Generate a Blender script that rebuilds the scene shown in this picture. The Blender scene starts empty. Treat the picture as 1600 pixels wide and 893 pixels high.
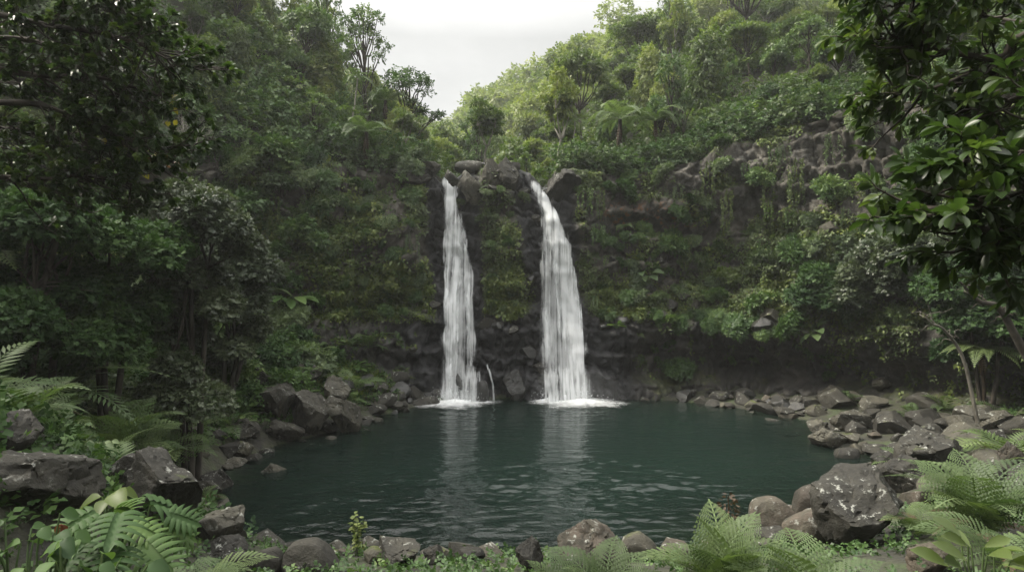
import bpy, bmesh, math, random
import numpy as np
from mathutils import Vector, Matrix
from mathutils.bvhtree import BVHTree

random.seed(5)
rng = np.random.default_rng(11)
SC = bpy.context.scene
COL = SC.collection
R = math.radians
EYE = 5.28
HAZE = 0.0006

# ------------------------------------------------------------------ camera, sky, sun, exposure
cam_data = bpy.data.cameras.new('camera')
cam_data.sensor_width = 36.0
cam_data.sensor_fit = 'HORIZONTAL'
cam_data.lens = 22.5
cam_data.clip_start = 0.05
cam_data.clip_end = 2000
cam = bpy.data.objects.new('camera', cam_data)
COL.objects.link(cam)
cam.location = (0, 0, EYE)
cam.rotation_euler = (R(90), 0, 0)
SC.camera = cam

SUN_AZ, SUN_EL = R(-82), R(47)      # azimuth from +Y towards +X
sunv = Vector((math.sin(SUN_AZ) * math.cos(SUN_EL), math.cos(SUN_AZ) * math.cos(SUN_EL), math.sin(SUN_EL)))
world = bpy.data.worlds.new('World')
SC.world = world
world.use_nodes = True
wn, wl = world.node_tree.nodes, world.node_tree.links
wn.clear()
w_out = wn.new('ShaderNodeOutputWorld')
w_bg = wn.new('ShaderNodeBackground')
w_bg.inputs['Strength'].default_value = 0.12
w_sky = wn.new('ShaderNodeTexSky')
w_sky.sky_type = 'NISHITA'
w_sky.sun_disc = False
w_sky.sun_elevation = SUN_EL
w_sky.sun_rotation = SUN_AZ
w_tc = wn.new('ShaderNodeTexCoord')
w_map = wn.new('ShaderNodeMapping')
w_map.inputs['Scale'].default_value = (1.0, 1.0, 2.6)
w_noise = wn.new('ShaderNodeTexNoise')
w_noise.inputs['Scale'].default_value = 2.2
w_noise.inputs['Detail'].default_value = 6
w_noise.inputs['Roughness'].default_value = 0.55
w_cloud = wn.new('ShaderNodeMapRange')
for k, v in (('From Min', 0.32), ('From Max', 0.68), ('To Min', 0.74), ('To Max', 1.2)):
    w_cloud.inputs[k].default_value = v
w_sep = wn.new('ShaderNodeSeparateXYZ')
w_grad = wn.new('ShaderNodeMapRange')          # an overcast sky is brighter overhead than near the horizon
for k, v in (('From Min', 0.36), ('From Max', 0.92), ('To Min', 2.05), ('To Max', 17.0)):
    w_grad.inputs[k].default_value = v
w_dot = wn.new('ShaderNodeVectorMath')
w_dot.operation = 'DOT_PRODUCT'
w_dot.inputs[1].default_value = Vector((-.15, .94, .30))        # thinner cloud over the gap
w_pow = wn.new('ShaderNodeMath')
w_pow.operation = 'POWER'
w_pow.use_clamp = True
w_pow.inputs[1].default_value = 10.0
w_halo = wn.new('ShaderNodeMath')
w_halo.operation = 'MULTIPLY_ADD'
w_halo.inputs[1].default_value = 0.3
w_halo.inputs[2].default_value = 1.0
w_m1 = wn.new('ShaderNodeMath'); w_m1.operation = 'MULTIPLY'
w_m2 = wn.new('ShaderNodeMath'); w_m2.operation = 'MULTIPLY'
w_tint = wn.new('ShaderNodeVectorMath'); w_tint.operation = 'SCALE'
w_tint.inputs[0].default_value = (1.0, 0.985, 0.95)
w_mix = wn.new('ShaderNodeMixRGB')
w_mix.inputs['Fac'].default_value = 0.93
for a, b in ((w_tc.outputs['Generated'], w_map.inputs['Vector']), (w_map.outputs['Vector'], w_noise.inputs['Vector']),
             (w_noise.outputs['Fac'], w_cloud.inputs['Value']), (w_tc.outputs['Generated'], w_sep.inputs['Vector']),
             (w_sep.outputs['Z'], w_grad.inputs['Value']), (w_tc.outputs['Generated'], w_dot.inputs[0]),
             (w_dot.outputs['Value'], w_pow.inputs[0]), (w_pow.outputs[0], w_halo.inputs[0]),
             (w_cloud.outputs['Result'], w_m1.inputs[0]), (w_grad.outputs['Result'], w_m1.inputs[1]),
             (w_m1.outputs[0], w_m2.inputs[0]), (w_halo.outputs[0], w_m2.inputs[1]),
             (w_m2.outputs[0], w_tint.inputs['Scale']), (w_sky.outputs[0], w_mix.inputs['Color1']),
             (w_tint.outputs[0], w_mix.inputs['Color2']), (w_mix.outputs[0], w_bg.inputs['Color']),
             (w_bg.outputs[0], w_out.inputs['Surface'])):
    wl.new(a, b)

sun_data = bpy.data.lights.new('sun', 'SUN')
sun_data.energy = 4.0
sun_data.angle = R(11)
sun_data.color = (1.0, 0.93, 0.80)
sun = bpy.data.objects.new('sun', sun_data)
COL.objects.link(sun)
sun.rotation_euler = (-sunv).to_track_quat('-Z', 'Y').to_euler()
sun.location = (0, 0, 60)

SC.view_settings.view_transform = 'Standard'
SC.view_settings.look = 'None'
SC.view_settings.exposure = 1.15
SC.view_settings.gamma = 1.0
SC.view_settings.use_curve_mapping = False
SC.render.engine = 'CYCLES'
SC.cycles.max_bounces = 7
SC.cycles.diffuse_bounces = 3
SC.cycles.glossy_bounces = 3
SC.cycles.transmission_bounces = 4
SC.cycles.transparent_max_bounces = 16
SC.cycles.volume_bounces = 1
SC.cycles.use_denoising = True

# ------------------------------------------------------------------ numeric helpers
def _hash(ix, iy, iz, seed):
    h = (ix.astype(np.uint32) * np.uint32(374761393) + iy.astype(np.uint32) * np.uint32(668265263)
         + iz.astype(np.uint32) * np.uint32(2147483647) + np.uint32((seed * 974634777 + 12345) % 4294967296))
    h = (h ^ (h >> np.uint32(13))) * np.uint32(1274126177)
    h = (h ^ (h >> np.uint32(16))) * np.uint32(2246822519)
    h = h ^ (h >> np.uint32(15))
    return h.astype(np.float64) / 4294967295.0

def vnoise(p, seed=0):
    """smooth value noise in -1..1 at the points p (N,3)"""
    i = np.floor(p).astype(np.int64)
    f = p - i
    f = f * f * f * (f * (f * 6 - 15) + 10)
    out = 0
    for dx in (0, 1):
        for dy in (0, 1):
            for dz in (0, 1):
                w = (f[:, 0] if dx else 1 - f[:, 0]) * (f[:, 1] if dy else 1 - f[:, 1]) * (f[:, 2] if dz else 1 - f[:, 2])
                out = out + w * _hash(i[:, 0] + dx, i[:, 1] + dy, i[:, 2] + dz, seed)
    return out * 2 - 1

def fbm(p, octaves=4, seed=0, gain=0.5):
    out, amp, tot = 0, 1.0, 0
    q = np.array(p, float)
    for k in range(octaves):
        out = out + amp * vnoise(q + 17.3 * k, seed + k)
        tot += amp
        amp *= gain
        q = q * 2.03
    return out / tot

def cells(p, seed=0):
    """random value of the nearest cell and distance to its edge, on a jittered lattice (N,3)"""
    i = np.floor(p).astype(np.int64)
    d1 = np.full(len(p), 9.0); d2 = np.full(len(p), 9.0); val = np.zeros(len(p))
    for dx in (-1, 0, 1):
        for dy in (-1, 0, 1):
            for dz in (-1, 0, 1):
                a, b, c = i[:, 0] + dx, i[:, 1] + dy, i[:, 2] + dz
                q = np.stack([a + _hash(a, b, c, seed), b + _hash(a, b, c, seed + 1), c + _hash(a, b, c, seed + 2)], 1)
                d = np.linalg.norm(q - p, axis=1)
                v = _hash(a, b, c, seed + 3)
                near = d < d1
                d2 = np.where(near, d1, np.minimum(d2, d))
                val = np.where(near, v, val)
                d1 = np.where(near, d, d1)
    return val, d2 - d1

def sstep(a, b, x):
    t = np.clip((np.asarray(x, float) - a) / (b - a), 0, 1)
    return t * t * (3 - 2 * t)

def catmull(pts, per=12):
    P = np.array(pts, float)
    P = np.vstack([2 * P[0] - P[1], P, 2 * P[-1] - P[-2]])
    out = []
    for k in range(1, len(P) - 2):
        for t in np.linspace(0, 1, per, endpoint=False):
            out.append(0.5 * ((2 * P[k]) + (-P[k - 1] + P[k + 1]) * t + (2 * P[k - 1] - 5 * P[k] + 4 * P[k + 1] - P[k + 2]) * t * t
                              + (-P[k - 1] + 3 * P[k] - 3 * P[k + 1] + P[k + 2]) * t ** 3))
    out.append(P[-2])
    return np.array(out)

def poly_sd(pts, poly):
    """distance to the closed polygon, negative inside"""
    d = np.full(len(pts), 1e9)
    inside = np.zeros(len(pts), bool)
    n = len(poly)
    for k in range(n):
        a, b = poly[k], poly[(k + 1) % n]
        ab = b - a
        t = np.clip(((pts - a) @ ab) / max(ab @ ab, 1e-12), 0, 1)
        d = np.minimum(d, np.linalg.norm(pts - (a + t[:, None] * ab), axis=1))
        cond = (a[1] > pts[:, 1]) != (b[1] > pts[:, 1])
        if cond.any():
            xi = a[0] + (pts[:, 1] - a[1]) / ((b[1] - a[1]) if abs(b[1] - a[1]) > 1e-12 else 1e-12) * ab[0]
            inside ^= cond & (pts[:, 0] < xi)
    return np.where(inside, -d, d)

def norm(v):
    return v / np.maximum(np.linalg.norm(v, axis=-1, keepdims=True), 1e-9)

def at(px, py, d):
    """the point seen at photo pixel (px, py), d metres ahead"""
    return np.array([(px - 800) / 1000 * d, d, EYE - (py - 446.5) / 1000 * d])

def project(p):
    d = max(p[1], 0.01)
    return 800 + p[0] / d * 1000, 446.5 - (p[2] - EYE) / d * 1000, d

# ------------------------------------------------------------------ mesh helpers
class MB:
    """collects triangles and quads and links them as one mesh"""
    def __init__(s):
        s.v, s.t, s.q, s.tm, s.qm, s.a, s.n = [], [], [], [], [], [], 0
    def add(s, v, tris=None, quads=None, mat=0, tint=0.5):
        v = np.asarray(v, float).reshape(-1, 3)
        if tris is not None and len(tris):
            s.t.append(np.asarray(tris, int).reshape(-1, 3) + s.n); s.tm.append(np.full(len(s.t[-1]), mat))
        if quads is not None and len(quads):
            s.q.append(np.asarray(quads, int).reshape(-1, 4) + s.n); s.qm.append(np.full(len(s.q[-1]), mat))
        s.v.append(v)
        s.a.append(np.broadcast_to(np.asarray(tint, float), (len(v),)))
        s.n += len(v)
        return s
    def data(s):
        V = np.concatenate(s.v)
        T = np.concatenate(s.t) if s.t else np.zeros((0, 3), int)
        Q = np.concatenate(s.q) if s.q else np.zeros((0, 4), int)
        return V, T, Q
    def mesh(s, name, mats, smooth=False, attrs=None):
        V, T, Q = s.data()
        me = bpy.data.meshes.new(name)
        me.vertices.add(len(V)); me.vertices.foreach_set('co', V.ravel())
        me.loops.add(T.size + Q.size)
        me.loops.foreach_set('vertex_index', np.concatenate([T.ravel(), Q.ravel()]).astype(np.int32))
        me.polygons.add(len(T) + len(Q))
        st = np.concatenate([np.arange(len(T)) * 3, T.size + np.arange(len(Q)) * 4]).astype(np.int32)
        me.polygons.foreach_set('loop_start', st)
        mi = np.concatenate(([*s.tm] or [np.zeros(0, int)]) + ([*s.qm] or [np.zeros(0, int)])).astype(np.int32)
        for m in (mats if isinstance(mats, (list, tuple)) else [mats]):
            me.materials.append(m)
        me.polygons.foreach_set('material_index', mi)
        if smooth:
            me.polygons.foreach_set('use_smooth', np.ones(len(T) + len(Q), bool))
        me.update(calc_edges=True)
        at_ = me.attributes.new('tint', 'FLOAT', 'POINT')
        at_.data.foreach_set('value', np.concatenate(s.a).astype(np.float32))
        for k, arr in (attrs or {}).items():
            x = me.attributes.new(k, 'FLOAT', 'POINT'); x.data.foreach_set('value', np.asarray(arr, np.float32))
        return me
    def build(s, name, mats, parent=None, smooth=False, attrs=None):
        return link(name, s.mesh(name, mats, smooth, attrs), parent)

def link(name, data, parent=None):
    o = bpy.data.objects.new(name, data)
    COL.objects.link(o)
    if parent is not None:
        o.parent = parent
    return o

def tag(o, label=None, cat=None, group=None, kind=None):
    for k, v in (('label', label), ('category', cat), ('group', group), ('kind', kind)):
        if v:
            o[k] = v
    return o

def copy_tree(o, parent=None):
    c = o.copy()
    COL.objects.link(c)
    if parent is not None:
        c.parent = parent
        c.matrix_parent_inverse = o.matrix_parent_inverse
    for ch in KIDS.get(o.name, []):
        copy_tree(ch, c)
    return c
KIDS = {}

def tube(mb, path, radii, sides=6, mat=0, tint=0.5):
    P = np.asarray(path, float); n = len(P)
    r = np.broadcast_to(np.asarray(radii, float), (n,)) if np.ndim(radii) == 0 or len(radii) == n else np.interp(np.linspace(0, 1, n), np.linspace(0, 1, len(radii)), radii)
    tg = norm(np.gradient(P, axis=0))
    ref = np.array([0, 0, 1.0]) if abs(tg[0][2]) < .9 else np.array([1.0, 0, 0])
    x = norm(np.cross(tg, ref)); y = np.cross(tg, x)
    a = np.linspace(0, 2 * np.pi, sides, endpoint=False)
    V = P[:, None] + r[:, None, None] * (np.cos(a)[None, :, None] * x[:, None] + np.sin(a)[None, :, None] * y[:, None])
    i, j = np.meshgrid(np.arange(n - 1), np.arange(sides), indexing='ij')
    q = np.stack([i * sides + j, i * sides + (j + 1) % sides, (i + 1) * sides + (j + 1) % sides, (i + 1) * sides + j], -1).reshape(-1, 4)
    mb.add(V.reshape(-1, 3), quads=q[:, ::-1], mat=mat, tint=tint)

def bend(a, b, sag=0.0, n=7, wig=0.0, r=None):
    a, b = np.asarray(a, float), np.asarray(b, float)
    t = np.linspace(0, 1, n)[:, None]
    p = a + (b - a) * t
    p[:, 2] += (sag * 4 * t * (1 - t))[:, 0]
    if wig:
        p[1:-1] += (r or rng).normal(0, wig, (n - 2, 3))
    return p

def place_tpl(mb, tpl, pos, axis, up, size, mat=0, tint=0.5):
    """one copy of the template (verts, tris) at every pos: its y runs along axis, its z towards up"""
    tv, tt = tpl
    N = len(pos)
    axis = norm(axis); x = norm(np.cross(axis, up)); z = np.cross(x, axis)
    size = np.broadcast_to(np.asarray(size, float), (N,))
    V = pos[:, None] + size[:, None, None] * (tv[None, :, 0, None] * x[:, None] + tv[None, :, 1, None] * axis[:, None] + tv[None, :, 2, None] * z[:, None])
    F = tt[None] + (np.arange(N) * len(tv))[:, None, None]
    mb.add(V.reshape(-1, 3), tris=F.reshape(-1, 3), mat=mat, tint=np.repeat(np.broadcast_to(np.asarray(tint, float), (N,)), len(tv)))

# ------------------------------------------------------------------ materials
def nodes(name):
    m = bpy.data.materials.new(name)
    m.use_nodes = True
    nt = m.node_tree
    nt.nodes.clear()
    return m, nt.nodes, nt.links, nt.nodes.new('ShaderNodeOutputMaterial')

def ramp(N, stops):
    n = N.new('ShaderNodeValToRGB')
    e = n.color_ramp.elements
    while len(e) < len(stops):
        e.new(0.5)
    for k, (p, c) in enumerate(stops):
        e[k].position = p
        e[k].color = (*c, 1) if len(c) == 3 else c
    return n

def leaf_mat(name, dark, mid, light, rough=0.5, trans=0.25, spec=0.35, objvar=0.5):
    m, N, L, out = nodes(name)
    a = N.new('ShaderNodeAttribute'); a.attribute_name = 'tint'
    oi = N.new('ShaderNodeObjectInfo')
    ad = N.new('ShaderNodeMath'); ad.operation = 'MULTIPLY_ADD'
    ad.inputs[1].default_value = objvar; L.new(oi.outputs['Random'], ad.inputs[0])
    s = N.new('ShaderNodeMath'); s.operation = 'SUBTRACT'; s.inputs[1].default_value = objvar * .5
    L.new(a.outputs['Fac'], s.inputs[0]); L.new(s.outputs[0], ad.inputs[2])
    rp = ramp(N, [(0.0, dark), (0.5, mid), (1.0, light)])
    L.new(ad.outputs[0], rp.inputs['Fac'])
    p = N.new('ShaderNodeBsdfPrincipled')
    p.inputs['Roughness'].default_value = rough
    p.inputs['Specular IOR Level'].default_value = spec
    L.new(rp.outputs['Color'], p.inputs['Base Color'])
    t = N.new('ShaderNodeBsdfTranslucent')
    br = N.new('ShaderNodeMixRGB'); br.blend_type = 'MULTIPLY'; br.inputs['Fac'].default_value = 1
    br.inputs['Color2'].default_value = (1.3, 1.45, 0.75, 1); L.new(rp.outputs['Color'], br.inputs['Color1'])
    L.new(br.outputs[0], t.inputs['Color'])
    mx = N.new('ShaderNodeMixShader'); mx.inputs['Fac'].default_value = trans
    L.new(p.outputs[0], mx.inputs[1]); L.new(t.outputs[0], mx.inputs[2]); L.new(mx.outputs[0], out.inputs['Surface'])
    return m

def bark_mat(name, c0, c1, scale=6):
    m, N, L, out = nodes(name)
    tc = N.new('ShaderNodeTexCoord'); mp = N.new('ShaderNodeMapping'); mp.inputs['Scale'].default_value = (1, 1, 0.35)
    nz = N.new('ShaderNodeTexNoise'); nz.inputs['Scale'].default_value = scale; nz.inputs['Detail'].default_value = 5
    L.new(tc.outputs['Object'], mp.inputs[0]); L.new(mp.outputs[0], nz.inputs['Vector'])
    rp = ramp(N, [(0.35, c0), (0.65, c1)]); L.new(nz.outputs['Fac'], rp.inputs[0])
    p = N.new('ShaderNodeBsdfPrincipled'); p.inputs['Roughness'].default_value = .85
    p.inputs['Specular IOR Level'].default_value = .2
    bp = N.new('ShaderNodeBump'); bp.inputs['Strength'].default_value = .5; bp.inputs['Distance'].default_value = .03
    L.new(nz.outputs['Fac'], bp.inputs['Height']); L.new(bp.outputs[0], p.inputs['Normal'])
    L.new(rp.outputs[0], p.inputs['Base Color']); L.new(p.outputs[0], out.inputs[0])
    return m

def rock_mat(name, c0, c1, lichen=0.0, moss=0.0, rough=0.7, wet=False, brown=None):
    """grained stone with pale lichen blotches and moss on upward faces; objects differ in brightness"""
    m, N, L, out = nodes(name)
    tc = N.new('ShaderNodeTexCoord'); geo = N.new('ShaderNodeNewGeometry'); oi = N.new('ShaderNodeObjectInfo')
    def noise(sc, det=6, ro=.6, vec=geo.outputs['Position']):
        n = N.new('ShaderNodeTexNoise'); n.inputs['Scale'].default_value = sc; n.inputs['Detail'].default_value = det
        n.inputs['Roughness'].default_value = ro; L.new(vec, n.inputs['Vector']); return n
    n1 = noise(2.3, 8, .65); n2 = noise(22, 4, .6); n3 = noise(7.5, 6, .72); n4 = noise(1.7, 5, .6)
    warm = lambda c: (c[0] * .98, c[1] * .97, c[2] * .82)
    rp = ramp(N, [(0.32, warm(c0)), (0.7, warm(c1))]); L.new(n1.outputs['Fac'], rp.inputs[0])
    col = rp.outputs[0]
    if brown:
        nb = noise(3.1, 4); rb = ramp(N, [(0.45, (0, 0, 0)), (0.62, (1, 1, 1))]); L.new(nb.outputs['Fac'], rb.inputs[0])
        mb_ = N.new('ShaderNodeMixRGB'); mb_.inputs['Color2'].default_value = (*brown, 1)
        L.new(rb.outputs[0], mb_.inputs['Fac']); L.new(col, mb_.inputs['Color1']); col = mb_.outputs[0]
    va = N.new('ShaderNodeMapRange'); va.inputs['To Min'].default_value = .65; va.inputs['To Max'].default_value = 1.3
    L.new(oi.outputs['Random'], va.inputs['Value'])
    sc = N.new('ShaderNodeVectorMath'); sc.operation = 'SCALE'; L.new(col, sc.inputs[0]); L.new(va.outputs[0], sc.inputs['Scale'])
    gr = N.new('ShaderNodeMixRGB'); gr.blend_type = 'OVERLAY'; gr.inputs['Fac'].default_value = .45
    L.new(sc.outputs[0], gr.inputs['Color1']); L.new(n2.outputs['Fac'], gr.inputs['Color2']); col = gr.outputs[0]
    sx = N.new('ShaderNodeSeparateXYZ'); L.new(geo.outputs['Normal'], sx.inputs[0])
    if lichen:
        r2 = ramp(N, [(0.60 - .05 * lichen, (0, 0, 0)), (0.64 - .05 * lichen, (1, 1, 1))]); L.new(n3.outputs['Fac'], r2.inputs[0])
        r3 = ramp(N, [(0.47, (0, 0, 0)), (0.56, (1, 1, 1))]); L.new(n4.outputs['Fac'], r3.inputs[0])
        up = N.new('ShaderNodeMapRange'); up.inputs['From Min'].default_value = -.1; up.inputs['From Max'].default_value = .5
        L.new(sx.outputs['Z'], up.inputs['Value'])
        mu = N.new('ShaderNodeMath'); mu.operation = 'MULTIPLY'; L.new(r2.outputs[0], mu.inputs[0]); L.new(r3.outputs[0], mu.inputs[1])
        mu2 = N.new('ShaderNodeMath'); mu2.operation = 'MULTIPLY'; L.new(mu.outputs[0], mu2.inputs[0]); L.new(up.outputs[0], mu2.inputs[1])
        mxl = N.new('ShaderNodeMixRGB'); mxl.inputs['Color2'].default_value = (.24, .245, .22, 1)
        L.new(mu2.outputs[0], mxl.inputs['Fac']); L.new(col, mxl.inputs['Color1']); col = mxl.outputs[0]
    if moss:
        ms = N.new('ShaderNodeMath'); ms.operation = 'MULTIPLY_ADD'; ms.inputs[1].default_value = 0.55; L.new(sx.outputs['Z'], ms.inputs[0])
        L.new(n4.outputs['Fac'], ms.inputs[2])
        m7 = N.new('ShaderNodeMath'); m7.operation = 'MULTIPLY'; m7.inputs[1].default_value = .7; L.new(ms.outputs[0], m7.inputs[0])
        r4 = ramp(N, [(.875 - .224 * moss, (0, 0, 0)), (.955 - .224 * moss, (1, 1, 1))]); L.new(m7.outputs[0], r4.inputs[0])
        mc = ramp(N, [(0.35, (.022, .034, .009)), (.65, (.075, .085, .02))]); L.new(n3.outputs['Fac'], mc.inputs[0])
        mxm = N.new('ShaderNodeMixRGB'); L.new(r4.outputs[0], mxm.inputs['Fac']); L.new(col, mxm.inputs['Color1']); L.new(mc.outputs[0], mxm.inputs['Color2'])
        col = mxm.outputs[0]
    p = N.new('ShaderNodeBsdfPrincipled'); p.inputs['Roughness'].default_value = rough
    p.inputs['Specular IOR Level'].default_value = .5 if wet else .3
    L.new(col, p.inputs['Base Color'])
    ad = N.new('ShaderNodeMath'); ad.operation = 'MULTIPLY_ADD'; ad.inputs[1].default_value = .35
    L.new(n2.outputs['Fac'], ad.inputs[0]); L.new(n3.outputs['Fac'], ad.inputs[2])
    bp = N.new('ShaderNodeBump'); bp.inputs['Strength'].default_value = .75; bp.inputs['Distance'].default_value = .06
    L.new(ad.outputs[0], bp.inputs['Height']); L.new(bp.outputs[0], p.inputs['Normal'])
    L.new(p.outputs[0], out.inputs[0])
    return m

M = {}
M['leaf_deep'] = leaf_mat('deep_green_leaf', (.013, .034, .010), (.036, .074, .020), (.08, .135, .036), rough=.6, spec=.22)
M['leaf_mid'] = leaf_mat('mid_green_leaf', (.024, .054, .014), (.060, .112, .030), (.14, .20, .056))
M['leaf_grey'] = leaf_mat('grey_green_leaf', (.030, .050, .022), (.074, .110, .046), (.15, .20, .085))
M['leaf_bright'] = leaf_mat('bright_green_leaf', (.038, .06, .014), (.085, .12, .028), (.17, .20, .055), trans=.35)
M['leaf_hill'] = leaf_mat('hillside_leaf', (.034, .060, .014), (.086, .128, .030), (.19, .22, .058), objvar=.9, trans=.35)
M['leaf_gloss'] = leaf_mat('glossy_dark_leaf', (.014, .028, .008), (.032, .056, .014), (.085, .12, .026), rough=.36, spec=.35, trans=.34, objvar=.2)
M['fern'] = leaf_mat('fern_frond', (.030, .055, .018), (.062, .098, .034), (.12, .16, .06), rough=.55, trans=.3)
M['fern_pale'] = leaf_mat('pale_fern_frond', (.034, .060, .020), (.070, .106, .038), (.12, .165, .062), rough=.55, trans=.3)
M['moss_leaf'] = leaf_mat('moss_and_creeper', (.018, .034, .008), (.062, .094, .020), (.16, .19, .042), objvar=0)
M['moss_bright'] = leaf_mat('bright_moss', (.030, .050, .008), (.075, .105, .016), (.15, .18, .035), objvar=0)
M['yellow'] = leaf_mat('yellowing_leaf', (.12, .11, .02), (.24, .22, .03), (.35, .30, .05), objvar=0)
M['red'] = leaf_mat('reddening_leaf', (.09, .028, .016), (.20, .07, .025), (.30, .13, .03), objvar=0)
M['dead'] = leaf_mat('dead_frond', (.03, .02, .012), (.06, .038, .022), (.12, .08, .045), objvar=0)
M['bark'] = bark_mat('dark_bark', (.018, .015, .012), (.06, .052, .043))
M['bark_pale'] = bark_mat('pale_bark', (.10, .095, .08), (.27, .26, .22))
M['bark_mid'] = bark_mat('grey_bark', (.05, .046, .038), (.13, .12, .10))
M['fibre'] = bark_mat('tree_fern_fibre', (.012, .009, .006), (.035, .025, .017), 14)
M['rock_dark'] = rock_mat('dark_basalt', (.011, .0105, .010), (.036, .034, .031), lichen=.55, moss=.42)
M['rock_grey'] = rock_mat('grey_basalt', (.023, .022, .020), (.072, .068, .061), lichen=.7, moss=.42)
M['rock_lichen'] = rock_mat('lichen_basalt', (.011, .0105, .010), (.038, .036, .033), lichen=.7, moss=.3)
M['rock_brown'] = rock_mat('brown_basalt', (.020, .0185, .016), (.062, .056, .048), lichen=.9, moss=.2, brown=(.058, .047, .036))
M['rock_moss'] = rock_mat('mossy_basalt', (.025, .024, .021), (.075, .07, .06), lichen=.5, moss=.85)
M['rock_wet'] = rock_mat('wet_black_basalt', (.008, .008, .009), (.026, .026, .027), rough=.33, wet=True)

# ------------------------------------------------------------------ plan of the place
POOL = catmull([(-3.7, 28.9), (-5.2, 26.4), (-5.9, 24.2), (-7.9, 21.0), (-8.3, 18.2), (-7.7, 15.0), (-6.0, 13.0), (-3.2, 12.6), (0.2, 12.3),
                (3.0, 12.6), (5.2, 14.0), (8.3, 15.6), (11.4, 18.9), (10.7, 21.6), (11.6, 25.2), (8.6, 28.8), (5.2, 30.2), (2.4, 30.4), (-0.5, 30.2), (-3.7, 28.9)], 8)[:-1]
CL_CTRL = [(-31, 2), (-24, 12), (-17.5, 20.5), (-12.5, 27), (-8.2, 30.2), (-4.2, 30.9), (-0.8, 31.6), (2.5, 31.3), (6, 31.8), (11, 31.6), (15.2, 28.2), (18.8, 22.5), (23.5, 14), (31, 2)]
CLIFF = catmull(CL_CTRL, 24)
GORGE = np.vstack([CLIFF, [(36, -25), (-36, -25)]])
TOP_X = [-40, -17, -12, -8, -5, -4.0, -3.3, -2.7, -2.2, -1.5, 0, .8, 1.25, 1.7, 2.3, 4, 7, 9.5, 11, 15, 19, 40]
TOP_Z = [12, 11.6, 11.3, 11.2, 11.2, 11.0, 10.45, 10.45, 10.9, 11.2, 11.3, 10.9, 10.2, 10.2, 10.9, 11.0, 11.0, 11.6, 12.8, 13.2, 13.4, 13.0]

def top_z(x):
    return np.interp(x, TOP_X, TOP_Z)

def ground_z(xy):
    xy = np.asarray(xy, float).reshape(-1, 2)
    x, y = xy[:, 0], xy[:, 1]
    p3 = np.stack([x, y, np.zeros_like(x)], 1)
    sd = poly_sd(xy, POOL)
    dk = poly_sd(xy, GORGE)
    wl = sstep(-3.5, -7.5, x)
    wr = sstep(5, 9, x) * sstep(12, 17, y)
    slope = 0.42 * (1 - wl) * (1 - wr) + (0.55 + .45 * sstep(21, 15, y)) * wl + 0.17 * wr
    s = np.clip(sd, 0, None)
    cap = 4.2 + 4.0 * wl + 1.0 * sstep(12, 22, x)
    gz = cap * (1 - np.exp(-slope * s / cap)) + 0.05 + 0.22 * wl * np.clip(s, 0, 1) + (.9 * wr * sstep(6, 12, s))
    gz = gz + fbm(p3 * .45, 3, 3) * .25 * sstep(0, 2, s)
    bed = -0.05 - 0.16 * np.clip(-sd, 0, 1.6) - 0.42 * np.clip(-sd - 1.6, 0, 7) + fbm(p3 * 1.3, 3, 4) * .12
    gz = np.where(sd > 0, gz, np.minimum(bed, -.02))
    # above and beyond the cliff: the stream's valley between two steep wooded hills
    xv = -1.6 - 0.125 * (y - 31)
    dy = np.clip(y - 31, 0, None)
    latr = np.clip(x - xv - 3.5, 0, None); latl = np.clip(xv - x - 3.0, 0, None)
    late = 22 * (1 - np.exp(-latr / 22)) + .25 * np.clip(latr - 30, 0, None)
    hill = (.55 + .80 * sstep(45, 95, y)) * late * (1 + .0035 * np.clip(y - 80, 0, 200)) * sstep(0, 14, dk) + 0.86 * latl * sstep(-1, 9, dk) + 0.06 * dy + 0.16 * np.clip(y - 75, 0, None)
    hill = 75 * (1 - np.exp(-hill / 75.0)) + fbm(p3 * .09, 3, 8) * 2.2 * sstep(3, 15, dk)
    tz = top_z(x) + hill + fbm(p3 * .5, 3, 9) * .3 * sstep(.5, 3, dk)
    return np.where(dk > 0, gz + (tz - gz) * sstep(.5, 1.6, dk), gz), sd, dk
# ------------------------------------------------------------------ terrain
def axis(parts):
    return np.unique(np.round(np.concatenate([np.arange(a, b, s) for a, b, s in parts]), 3))
gx = axis([(-240, -120, 20), (-120, -60, 5), (-60, -26, 1.2), (-26, 28, .3), (28, 60, 1.2), (60, 120, 5), (120, 241, 20)])
gy = axis([(-60, -25, 10), (-25, 0, 1.5), (0, 36, .3), (36, 70, .8), (70, 150, 3), (150, 291, 20)])
GX, GY = np.meshgrid(gx, gy, indexing='xy')
gxy = np.stack([GX.ravel(), GY.ravel()], 1)
gz, gsd, gdk = ground_z(gxy)
nx, ny = len(gx), len(gy)
SDG, DKG = gsd.reshape(ny, nx), gdk.reshape(ny, nx)
def look(G, x, y):
    i = min(max(int(np.searchsorted(gx, x)) - 1, 0), nx - 2); j = min(max(int(np.searchsorted(gy, y)) - 1, 0), ny - 2)
    u = (x - gx[i]) / (gx[i + 1] - gx[i]); v = (y - gy[j]) / (gy[j + 1] - gy[j])
    return (G[j, i] * (1 - u) + G[j, i + 1] * u) * (1 - v) + (G[j + 1, i] * (1 - u) + G[j + 1, i + 1] * u) * v
sd_at = lambda x, y: look(SDG, x, y)
dk_at = lambda x, y: look(DKG, x, y)
ii, jj = np.meshgrid(np.arange(nx - 1), np.arange(ny - 1), indexing='xy')
gq = np.stack([jj * nx + ii, jj * nx + ii + 1, (jj + 1) * nx + ii + 1, (jj + 1) * nx + ii], -1).reshape(-1, 4)

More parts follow.
